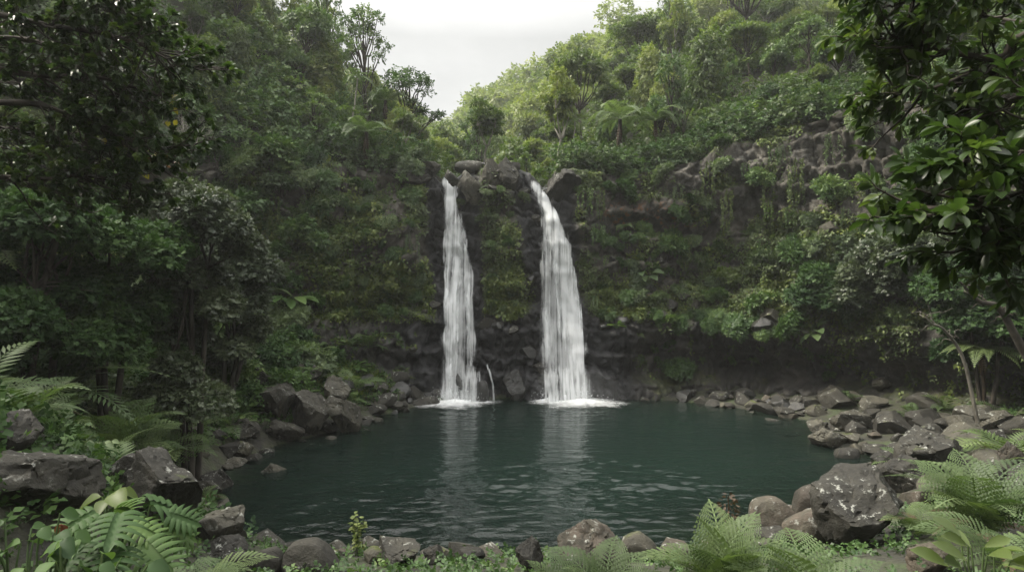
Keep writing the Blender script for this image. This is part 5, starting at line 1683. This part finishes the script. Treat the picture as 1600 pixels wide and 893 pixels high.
hero_tree('large-leaved dark tree reaching in overhead from the upper right corner', gb(6.4, 5.0), (6.0, 5.0, 8.6),
          [[(2030, -80, 5.2), (1790, 0, 5.2), (1630, 45, 5.0), (1562, 90, 5.0), (1462, 75, 5.0), (1392, 55, 5.1)],
           [(1790, 0, 5.2), (1630, 130, 5.3), (1542, 110, 5.3), (1452, 140, 5.4), (1392, 130, 5.5)],
           [(1790, -60, 5.0), (1590, -60, 4.8), (1492, -30, 4.8), (1392, 10, 4.9)],
           [(1830, 60, 5.3), (1680, 95, 5.6), (1602, 40, 5.8), (1502, 20, 5.9), (1432, 20, 6.0)],
           [(1790, 40, 5.0), (1670, 160, 5.0), (1590, 150, 5.0), (1542, 160, 5.1)]],
          'leaf_gloss', OBOVATE, .125, 8, 30, .52, 3, 61, droop=.3)
hero_tree('young large-leaved tree with bright leaf tips leaning in at the right edge', gb(4.9, 4.3), (4.5, 4.2, 6.3),
          [[(1930, 120, 4.3), (1750, 200, 4.2), (1630, 215, 4.0), (1562, 235, 4.0), (1487, 250, 4.0)],
           [(1890, 260, 4.3), (1710, 290, 4.1), (1590, 310, 4.0), (1512, 320, 3.9), (1427, 330, 3.9)],
           [(1890, 330, 4.3), (1730, 340, 4.1), (1630, 345, 4.0), (1572, 360, 4.0), (1482, 350, 4.0)],
           [(1830, 220, 4.3), (1670, 250, 4.2), (1602, 270, 4.2), (1502, 280, 4.2)],
           [(1830, 400, 4.2), (1670, 350, 4.0), (1590, 390, 4.0), (1532, 375, 4.1)],
           [(1830, 170, 4.0), (1690, 150, 4.0), (1610, 160, 4.1)]],
          'leaf_gloss', OBOVATE, .14, 8, 19, .38, 2, 62, droop=.12)
hero_tree('dark small-leaved tree hanging over the upper left corner', gb(-9.2, 7.6), (-8.6, 7.6, 9.5),
          [[(-240, 40, 7.6), (-60, 100, 7.5), (60, 118, 7.4), (150, 120, 7.4), (250, 150, 7.4)],
           [(-240, 0, 7.6), (-60, 20, 7.4), (80, 40, 7.2), (190, 60, 7.2), (265, 90, 7.3)],
           [(-200, 60, 7.6), (-20, 60, 7.9), (110, 80, 8.2), (230, 110, 8.4)],
           [(-220, -40, 7.6), (0, -50, 7.3), (110, -20, 7.2), (200, 10, 7.2)],
           [(-200, 140, 7.6), (0, 160, 7.4), (110, 180, 7.5), (200, 220, 7.6), (255, 232, 7.6)],
           [(-240, 240, 7.6), (-60, 275, 7.6), (60, 280, 7.7), (140, 275, 7.8), (215, 290, 7.8)],
           [(-200, 180, 7.6), (-40, 200, 7.9), (80, 215, 8.2), (160, 235, 8.3)]],
          'leaf_gloss', HEARTY, .085, 10, 46, .72, 5, 63, droop=.2)

def hero_shrub(label, px, base, d, Rr, mat, leaf, seed, tpls, n=16, dens=2.2, mark=None, flat=1.0, name='shrub'):
    b = at(px, base, d)
    b[2] = drop(b[0], b[1])[2]
    root = link(name, None); root.location = tuple(b); tag(root, label, 'shrub')
    T, C = shrub_mb(Rr, seed, leaf, n, dens, flat, tpls)
    T.build('stems', M['bark'], root, True)
    C.build('leaves', M[mat], root)
    if mark: MARKS.append((mark, *project(b + [0, 0, Rr * .8])[:2]))
    return root
M['leaf_sheen'] = leaf_mat('sheen_leaf', (.018, .030, .014), (.044, .062, .030), (.10, .125, .062), rough=.42, spec=.4, trans=.25, objvar=.1)
def raised(o, z):
    o.location.z = z
    return o
def hero_bush_tree(label, px, top, d, Rr, mat, leaf, seed, tpls, dens=2.0, mark=None, n=16, bark='bark'):
    """a many-stemmed small tree whose crown's top shows at the given row"""
    b = at(px, top, d)
    ztop = b[2]
    b[2] = drop(b[0], b[1])[2]
    H = max(ztop - b[2], Rr * 1.2)
    root = link('small_tree', None); root.location = tuple(b); tag(root, label, 'tree')
    r = np.random.default_rng(seed)
    T, C = MB(), MB()
    for k in range(3):
        a = k * 2.1 + 1
        fork = np.array([math.cos(a) * .25 * Rr, math.sin(a) * .25 * Rr, H - 1.25 * Rr])
        tube(T, bend((math.cos(a) * .12, math.sin(a) * .12, -.4), fork, 0, 7, .05, r), [.085, .05], 6)
        for j in range(n // 2):
            dd = rdir(r, 1, .35)[0]
            lo_ = 0 if j % 2 else r.uniform(.2, .75) * (H - 1.4 * Rr)
            c = np.array([0, 0, H - .95 * Rr - lo_]) + dd * np.array([.72, .72, .66]) * Rr * (1 if lo_ == 0 else .7)
            tube(T, bend(fork, c, .1, 5, .05, r), [.035, .012], 5)
            rr = Rr * r.uniform(.28, .45)
            lobe_leaves(C, r, c, (rr, rr, rr * .75), int(150 * dens), leaf, tpls, up=.5)
    T.build('stems', M[bark], root, True)
    C.build('leaves', M[mat], root)
    if mark: MARKS.append((mark, *project(np.array([b[0], b[1], H + b[2] - Rr]))[:2]))
    return root
SMALL = [spray_tpl(6, 10), spray_tpl(5, 11), spray_tpl(6, 12)]
hero_bush_tree('silvery glossy-leaved small tree bulging over the left bank above the ferns', 300, 285, 16.5, 1.75, 'leaf_sheen', .15, 71, SMALL, 5.5, 'glossy small tree')
hero_bush_tree('pale flickering small tree behind the glossy one on the left bank', 365, 372, 21.5, 1.5, 'leaf_sheen', .17, 72, SMALL, 4.0)
hero_bush_tree('dark slender tree in deep shade at the far left edge', 60, 300, 12.5, 1.5, 'leaf_deep', .15, 73, SMALL, 3.8)
hero_bush_tree('shaded tree between the far-left tree and the glossy small tree', 170, 290, 14.5, 1.6, 'leaf_deep', .17, 74, SMALL, 3.8)
hero_bush_tree('grey-green spreading tree over the stones of the right shore', 1430, 402, 25, 2.4, 'leaf_sheen', .20, 75, SMALL, 5.0, 'grey-green spreading tree')
hero_bush_tree('lower grey-green bushy tree just left of the spreading tree', 1385, 495, 26, 1.9, 'leaf_sheen', .20, 76, SMALL, 4.2)
hero_bush_tree('yellow-tinged tree behind the bright leaf tips at the right', 1540, 385, 22, 2.1, 'leaf_deep', .2, 77, SMALL, 4.0)
hero_bush_tree('dark leafy tree at the foot of the right cliff', 1290, 420, 28, 1.6, 'leaf_deep', .2, 78, SMALL, 3.6)

# a bare twisted branch and a leafless twiggy shrub
def bare_shrub(label, base, spread, H, seed, mat, name='bare_shrub', n=9, thick=.03, cat='shrub'):
    r = np.random.default_rng(seed)
    mb = MB()
    def grow(p, d, L, rad, depth):
        e = p + d * L
        tube(mb, bend(p, e, .04 * L, 5, .05 * L, r), [rad, rad * .6], 5)
        if depth:
            for k in range(int(r.integers(2, 4))):
                grow(e if k == 0 else p + (e - p) * r.uniform(.5, 1), norm(d + r.normal(0, .55, 3) + [0, 0, .15]), L * r.uniform(.55, .8), rad * .58, depth - 1)
    for k in range(n):
        a = r.uniform(0, 6.28)
        grow(np.zeros(3), norm(np.array([math.cos(a) * spread, math.sin(a) * spread, 1])), H * r.uniform(.3, .45), thick, 3)
    o = mb.build(name, M[mat], None, True)
    o.location = tuple(base)
    return tag(o, label, cat)
p, n = hit(292, 262)
bare_shrub('leafless shrub of bare grey twigs on the upper left slope', at(292, 240, 20), .8, 1.5, 5, 'bark_pale', n=7, thick=.02)
def twisted(label, pts, rad, mat='bark_mid'):
    P_ = catmull([at(*q) for q in pts], 8)
    mb = MB(); o0 = P_[0].copy()
    tube(mb, P_ - o0, rad, 7)
    r = np.random.default_rng(4)
    for k in range(9):
        i = int(r.integers(len(P_) // 4, len(P_) - 1))
        d = norm(norm(P_[i] - P_[i - 1]) + r.normal(0, .8, 3))
        tube(mb, bend(P_[i] - o0, P_[i] - o0 + d * r.uniform(.3, .9), .05, 6, .05, r), [rad[-1] * .8, .006], 5)
    o = mb.build('bare_tree', M[mat], None, True); o.location = tuple(o0)
    return tag(o, label, 'tree')
twisted('pale twisted bare stem in front of the grey-green spreading tree', [(1528, 660, 19.5), (1505, 560, 19.6), (1475, 515, 19.5), (1455, 505, 19.4), (1445, 490, 19.4)], [.06, .02])
twisted('dark leaning bare trunk among leaves at the right edge', [(1650, 640, 17.5), (1590, 530, 17.5), (1560, 480, 17.4), (1530, 470, 17.4), (1500, 440, 17.4)], [.13, .03], 'bark')
twisted('thin curved grey trunk in the shade at the left edge', [(38, 560, 12.5), (52, 490, 12.4), (75, 420, 12.3), (98, 350, 12.2), (120, 320, 12.1)], [.07, .04], 'bark')

# ------------------------------------------------------------------ ferns and leaves at the photographer's feet
def hero_fern(label, px, py, d, L, n, seed, mat, fine=True, pairs=16, wid=.3, pitch=(.25, 1.0), mark=None, az=None, ground=True, name='fern', cat='fern', arch=(.5, .85)):
    r = np.random.default_rng(seed)
    p = at(px, py, d)
    if ground:
        p[2] = drop(p[0], p[1])[2]
    root = link(name, None); root.location = tuple(p); tag(root, label, cat)
    fr = [frond_geo(L, pairs, wid * r.uniform(.9, 1.1), r.uniform(*arch), fine, r) for _ in range(4)]
    for k in range(n):
        mb = MB()
        rosette(mb, [fr[k % 4]], 1, r, pitch, (.75, 1.12), az=[k * 2.399 + r.normal(0, .2)] if az is None else [az[k % len(az)]])
        mb.build('frond', M[mat], root)
    for k in range(3):
        mb = MB()
        rosette(mb, [frond_geo(L * .8, 12, .14, .3, False, r, rise=.15)], 1, r, (-.15, .15), (.7, 1), (0, 0, .25), az=[k * 2.1 + r.normal(0, .4)])
        mb.build('dead_frond', M['dead'], root)
    if mark: MARKS.append((mark, px, py - 60))
    return root
hero_fern('bright pale-green fern with upright fronds at the bottom, right of the brown boulder', 1130, 895, 6.6, 1.12, 20, 81, 'fern_pale', mark='bright foreground fern', pitch=(.6, 1.35), arch=(.4, .75))
hero_fern('bright spreading fern in front of the big angular boulder', 1270, 905, 6.2, 1.05, 15, 82, 'fern_pale', pitch=(.55, 1.15), arch=(.4, .7))
hero_fern('low pale fern at the bottom edge under the brown boulder', 945, 905, 6.6, 1.0, 13, 83, 'fern_pale', pitch=(.6, 1.2))
hero_fern('small feathery fern left of the mossy brown boulder', 870, 900, 7.0, .6, 12, 84, 'fern_pale', pitch=(.4, 1.2))
hero_fern('large arching fern beside the lichen-crusted boulder at the right', 1530, 790, 9.0, 1.5, 18, 85, 'fern_pale', mark='right-hand arching fern', pitch=(.55, 1.2))
hero_fern('yellow-green low fern between the angular boulder and the arching fern', 1435, 800, 9.6, .75, 11, 86, 'fern_pale', pitch=(.3, 1.0))
hero_fern('dark lower fern hanging beneath the right-hand arching fern', 1575, 850, 7.6, 1.1, 12, 87, 'fern', pitch=(.2, .8))
hero_fern('green fern overhanging the stones at the right edge of the beach', 1580, 610, 17, 2.0, 13, 88, 'fern', fine=False, pitch=(.2, .8))
hero_fern('small green fern among the stones of the right shore', 1408, 660, 18.5, .9, 10, 89, 'fern', fine=False, pairs=14)
hero_fern('pale green fern at the bottom left beside the lobed leaves', 300, 900, 7.0, 1.0, 13, 90, 'fern_pale', pitch=(.3, 1.0))
hero_fern('palm-like plant with long comb fronds at the left edge', 70, 640, 13.0, 2.3, 12, 91, 'fern', fine=False, pairs=24, wid=.26, name='palm_like_plant', cat='plant', pitch=(.5, 1.15), arch=(.9, 1.3), mark='comb-fronded plant')
hero_fern('broad spreading fern on the left bank right of the comb-fronded plant', 170, 650, 12.5, 1.9, 16, 92, 'fern', pairs=18, mark='broad left-bank fern')
hero_fern('fern with layered fronds in the shade above the broad left-bank fern', 235, 590, 15.0, 1.8, 13, 93, 'fern', pairs=18)
hero_fern('yellow-green drooping fern over the big boulder at the left edge', 40, 690, 10.5, 1.3, 12, 94, 'fern', pairs=18)
hero_fern('small ferns hanging over the shore stones on the left', 310, 660, 15.5, .9, 11, 95, 'fern', fine=False)

def hero_leaves(label, px, py, d, tpl, n, size, seed, mat, name, spread=.5, pitch=(.3, 1.2), droop=.35, extra=None, tint=(.3, .85)):
    r = np.random.default_rng(seed)
    c = at(px, py, d)
    g = drop(c[0], c[1])[2]
    b = np.array([c[0], c[1], g])
    root = link(name, None); root.location = tuple(b); tag(root, label, 'plant')
    S = MB()
    for k in range(n):
        a = k * 2.399 + r.normal(0, .3)
        q = np.array([math.cos(a), math.sin(a), 0]) * spread * math.sqrt((k + .5) / n) + [0, 0, c[2] - g + r.uniform(-.12, .16) - .25 * spread * (k / n)]
        q[2] = max(q[2], .12)
        tube(S, bend((r.normal(0, .06), r.normal(0, .06), -.1), q, .05, 6, .01, r), [.013, .007], 5)
        C = MB()
        dr = norm(np.array([math.cos(a), math.sin(a), 0]) + r.normal(0, .3, 3) * [1, 1, 0])
        place_tpl(C, tpl, q[None], norm(dr * .9 + np.array([0, -.35, -droop * r.uniform(.4, 1.4)]))[None], norm(np.array([0, -.55, 1.0]) + r.normal(0, .2, 3))[None], size * r.uniform(.7, 1.15), 0, np.clip(r.uniform(*tint), 0, 1))
        C.build('leaf', M[mat], root, True)
    S.build('stalks', M['fern'], root, True)
    return root
hero_leaves('plant with deeply cut finger-like leaves at the lower left', 190, 815, 5.6, LOBED, 12, .42, 101, 'leaf_deep', 'lobed_leaf_plant', .42)
hero_leaves('low plant with wide smooth leaves at the bottom left corner', 45, 835, 5.0, HEARTY, 24, .19, 102, 'leaf_deep', 'broadleaf_plant', .55)
hero_leaves('wide dark leaves filling the bottom edge beside the finger-leaved plant', 110, 885, 4.6, HEARTY, 22, .17, 106, 'leaf_deep', 'broadleaf_plant', .5)
hero_leaves('bright green leafy shoot above the finger-leaved plant', 172, 775, 6.2, HEARTY, 6, .26, 103, 'leaf_bright', 'broadleaf_plant', .14, tint=(.4, .8))
hero_leaves('upright plant with pointed glossy leaves at the bottom right corner', 1530, 868, 5.6, OBOVATE, 13, .32, 104, 'leaf_bright', 'broadleaf_plant', .25, droop=-.5, tint=(.1, .5))
hero_leaves('small weedy plant with pale spotted leaves on the left boulder', 115, 715, 9.6, HEARTY, 26, .12, 105, 'leaf_grey', 'broadleaf_plant', .5)
def sprig(label, px, base, d, H, n, mat, seed):
    r = np.random.default_rng(seed)
    b = at(px, base, d); b[2] = drop(b[0], b[1])[2]
    H = H + max(0, at(px, base, d)[2] - b[2])
    root = link('sprig', None); root.location = tuple(b); tag(root, label, 'plant')
    S, C = MB(), MB()
    for k in range(n):
        e = np.array([r.normal(0, .12) * H, r.normal(0, .12) * H, H * r.uniform(.6, 1)])
        p_ = bend((r.normal(0, .04), r.normal(0, .04), -.05), e, 0, 7, .015, r)
        tube(S, p_, [.009, .004], 4)
        m = 22
        t = r.uniform(.25, 1, m)
        ps = np.stack([np.interp(t, np.linspace(0, 1, 7), p_[:, j]) for j in range(3)], 1)
        a = r.uniform(0, 6.28, m)
        place_tpl(C, HEARTY, ps, norm(np.stack([np.cos(a), np.sin(a), r.uniform(-.2, .6, m)], 1)), norm(r.normal(0, .3, (m, 3)) + [0, -.3, 1]), .085 * r.uniform(.6, 1.2, m), 0, np.clip(r.normal(.55, .2, m), 0, 1))
    S.build('stems', M['fern'], root, True); C.build('leaves', M[mat], root)
sprig('small upright leafy sprig growing between the near-bank stones', 563, 885, 10.8, .75, 6, 'leaf_bright', 111)
def seed_head():
    b = at(1138, 812, 7.4); g = drop(b[0], b[1]); H = b[2] - g[2]
    root = link('dried_frond', None); root.location = tuple(g); tag(root, 'dried brown curled frond standing behind the bright foreground fern', 'dead frond')
    r = np.random.default_rng(8)
    S, C = MB(), MB()
    tube(S, bend((0, 0, -.1), (0, 0, H + .28), 0, 7, .01, r), [.012, .006], 5)
    m = 90
    t = r.uniform(0, 1, m); a = r.uniform(0, 6.28, m); w = .09 * np.sin(np.pi * np.clip(t * .85 + .12, 0, 1))
    ps = np.stack([np.cos(a) * w, np.sin(a) * w, H + .30 * t], 1)
    place_tpl(C, LEAF, ps, norm(np.stack([np.cos(a), np.sin(a), r.uniform(-.8, .5, m)], 1)), norm(r.normal(0, 1, (m, 3))), .06, 0, r.uniform(0, .8, m))
    S.build('stem', M['dead'], root); C.build('leaflets', M['dead'], root)
seed_head()
def red_leaf():
    b = at(92, 818, 5.2); g = drop(b[0], b[1]); H = b[2] - g[2]
    mb = MB(); r = np.random.default_rng(3)
    tube(mb, bend((0, 0, -.05), (.02, 0, H), 0, 7, .01, r), [.012, .007], 5, tint=.3)
    place_tpl(mb, outline_leaf(.18, 5, .9, .7, .45), np.array([[.02, 0, H], [.02, 0, H]]), np.array([[.5, -.2, -.8], [-.55, -.2, -.75]]), np.array([[.7, -.4, .5], [-.7, -.4, .5]]), [.13, .11], 0, .1)
    o = mb.build('withered_leaf', M['red'], None, True); o.location = tuple(g)
    tag(o, 'withered reddish brown leaf drooping among the lower-left leaves', 'dead leaf')
red_leaf()
def leaf_cluster(label, px, py, d, n, mat, spread, seed, size=.11):
    r = np.random.default_rng(seed)
    mb = MB(); c = at(px, py, d)
    for k in range(n):
        q = r.normal(0, 1, 3) * spread
        place_tpl(mb, HEARTY, q[None], norm(r.normal(0, 1, 3) + [0, -.3, -.4])[None], norm(r.normal(0, .5, 3) + [0, -.8, .7])[None], size * r.uniform(.7, 1.2), 0, r.uniform(0, 1))
    tube(mb, bend((-1.2, .3, .25), (0, 0, 0), .05, 7, .03, r), [.02, .006], 5, mat=1)
    o = mb.build('leafy_branch', [M[mat], M['bark']]); o.location = tuple(c)
    return tag(o, label, 'branch')
leaf_cluster('branch of yellow leaves at the upper left below the dark tree', 212, 238, 8.2, 26, 'yellow', .14, 1)
leaf_cluster('few orange-red leaves right of the yellow-leaved branch', 252, 240, 8.4, 13, 'red', .10, 2)
leaf_cluster('single spray of yellow leaves at the outer edge of the dark tree', 266, 168, 7.6, 7, 'yellow', .06, 3, .10)

# ------------------------------------------------------------------ haze in the air
hz, HN, HL, ho = nodes('haze')
hv = HN.new('ShaderNodeVolumePrincipled')
hv.inputs['Color'].default_value = (.93, .95, .96, 1)
hv.inputs['Density'].default_value = HAZE
hv.inputs['Anisotropy'].default_value = .3
HL.new(hv.outputs[0], ho.inputs['Volume'])
bm = bmesh.new()
bmesh.ops.create_cube(bm, size=1)
hm = bpy.data.meshes.new('haze'); bm.to_mesh(hm); bm.free()
hm.materials.append(hz)
ho_ = link('haze', hm); ho_.location = (0, 115, 62); ho_.scale = (490, 370, 134)
tag(ho_, kind='stuff')

# ------------------------------------------------------------------ labels of the things that come in numbers
bpy.context.view_layer.update()
dg = bpy.context.evaluated_depsgraph_get()
ho_.hide_viewport = False
def seen(o):
    leaves = [o] if o.type == 'MESH' else [c for c in o.children if c.type == 'MESH']
    names = {l.name for l in leaves}
    n = 0
    for l in leaves[-2:]:
        me = l.data
        for k in range(22):
            v = l.matrix_world @ me.vertices[(k * 7919 + 13) % len(me.vertices)].co
            d = v - CAMV
            px, py, _ = project(np.array(v))
            if not (0 < px < 1600 and 0 < py < 893) or v.y < .1: continue
            o_, dist = CAMV.copy(), d.length
            dn = d.normalized()
            for hop in range(3):
                ok, loc, _n, _i, ob, _m = SC.ray_cast(dg, o_, dn, distance=dist + .3)
                if ok and ob.name == 'haze':
                    o_ = loc + dn * .01; continue
                break
            if ok and ob.name in names:
                return 1
    return n
ORD = ['nearest', 'second', 'third', 'fourth', 'fifth', 'sixth', 'seventh', 'eighth', 'ninth', 'tenth', 'eleventh', 'twelfth', 'thirteenth', 'fourteenth', 'fifteenth', 'sixteenth', 'seventeenth', 'eighteenth', 'nineteenth', 'twentieth']
DIRS = ['right of', 'below and right of', 'below', 'below and left of', 'left of', 'above and left of', 'above', 'above and right of']
MARKS += [('the left waterfall', 710, 440), ('the right waterfall', 885, 440)]
MARKS = [(m if m.startswith('the ') else 'the ' + m, a, b) for m, a, b in MARKS]
cand = {}
rest = []
for o, noun, where, group in AUTO:
    c = np.array(o.matrix_world.translation)
    if o.type == 'EMPTY' or o.name.startswith(('tree', 'shrub')):
        c = c + [0, 0, 1.5 * o.scale[2] if noun.endswith('tree') else .4]
    px, py, d = project(c)
    k = min(range(len(MARKS)), key=lambda i: (MARKS[i][1] - px) ** 2 + (MARKS[i][2] - py) ** 2)
    dx, dy = px - MARKS[k][1], py - MARKS[k][2]
    s = int(round(math.atan2(dy, dx) / (math.pi / 4))) % 8
    vis = seen(o) > 0
    if not vis and o.name.startswith('tree') and 'hillside' in where:
        for ch in list(o.children): bpy.data.objects.remove(ch)
        bpy.data.objects.remove(o)
        continue
    if vis:
        cand.setdefault((noun, MARKS[k][0], s), []).append((dx * dx + dy * dy, o, where, group))
    else:
        rest.append((o, noun, where, group))
for (noun, mk, s), L_ in cand.items():
    L_.sort(key=lambda t: t[0])
    for i, (_, o, where, group) in enumerate(L_):
        if i < len(ORD):
            o['label'] = f'{noun}, {ORD[i]} {DIRS[s]} {mk}'
        else:
            rest.append((o, noun, where, group))
        if group: o['group'] = group
for o, noun, where, group in rest:
    o['label'] = f'{noun} mostly hidden among its neighbours {where}'
    o['group'] = f'{noun}s half hidden {where}'
print('AUTO', len(AUTO), 'unlabelled individually', len(rest))
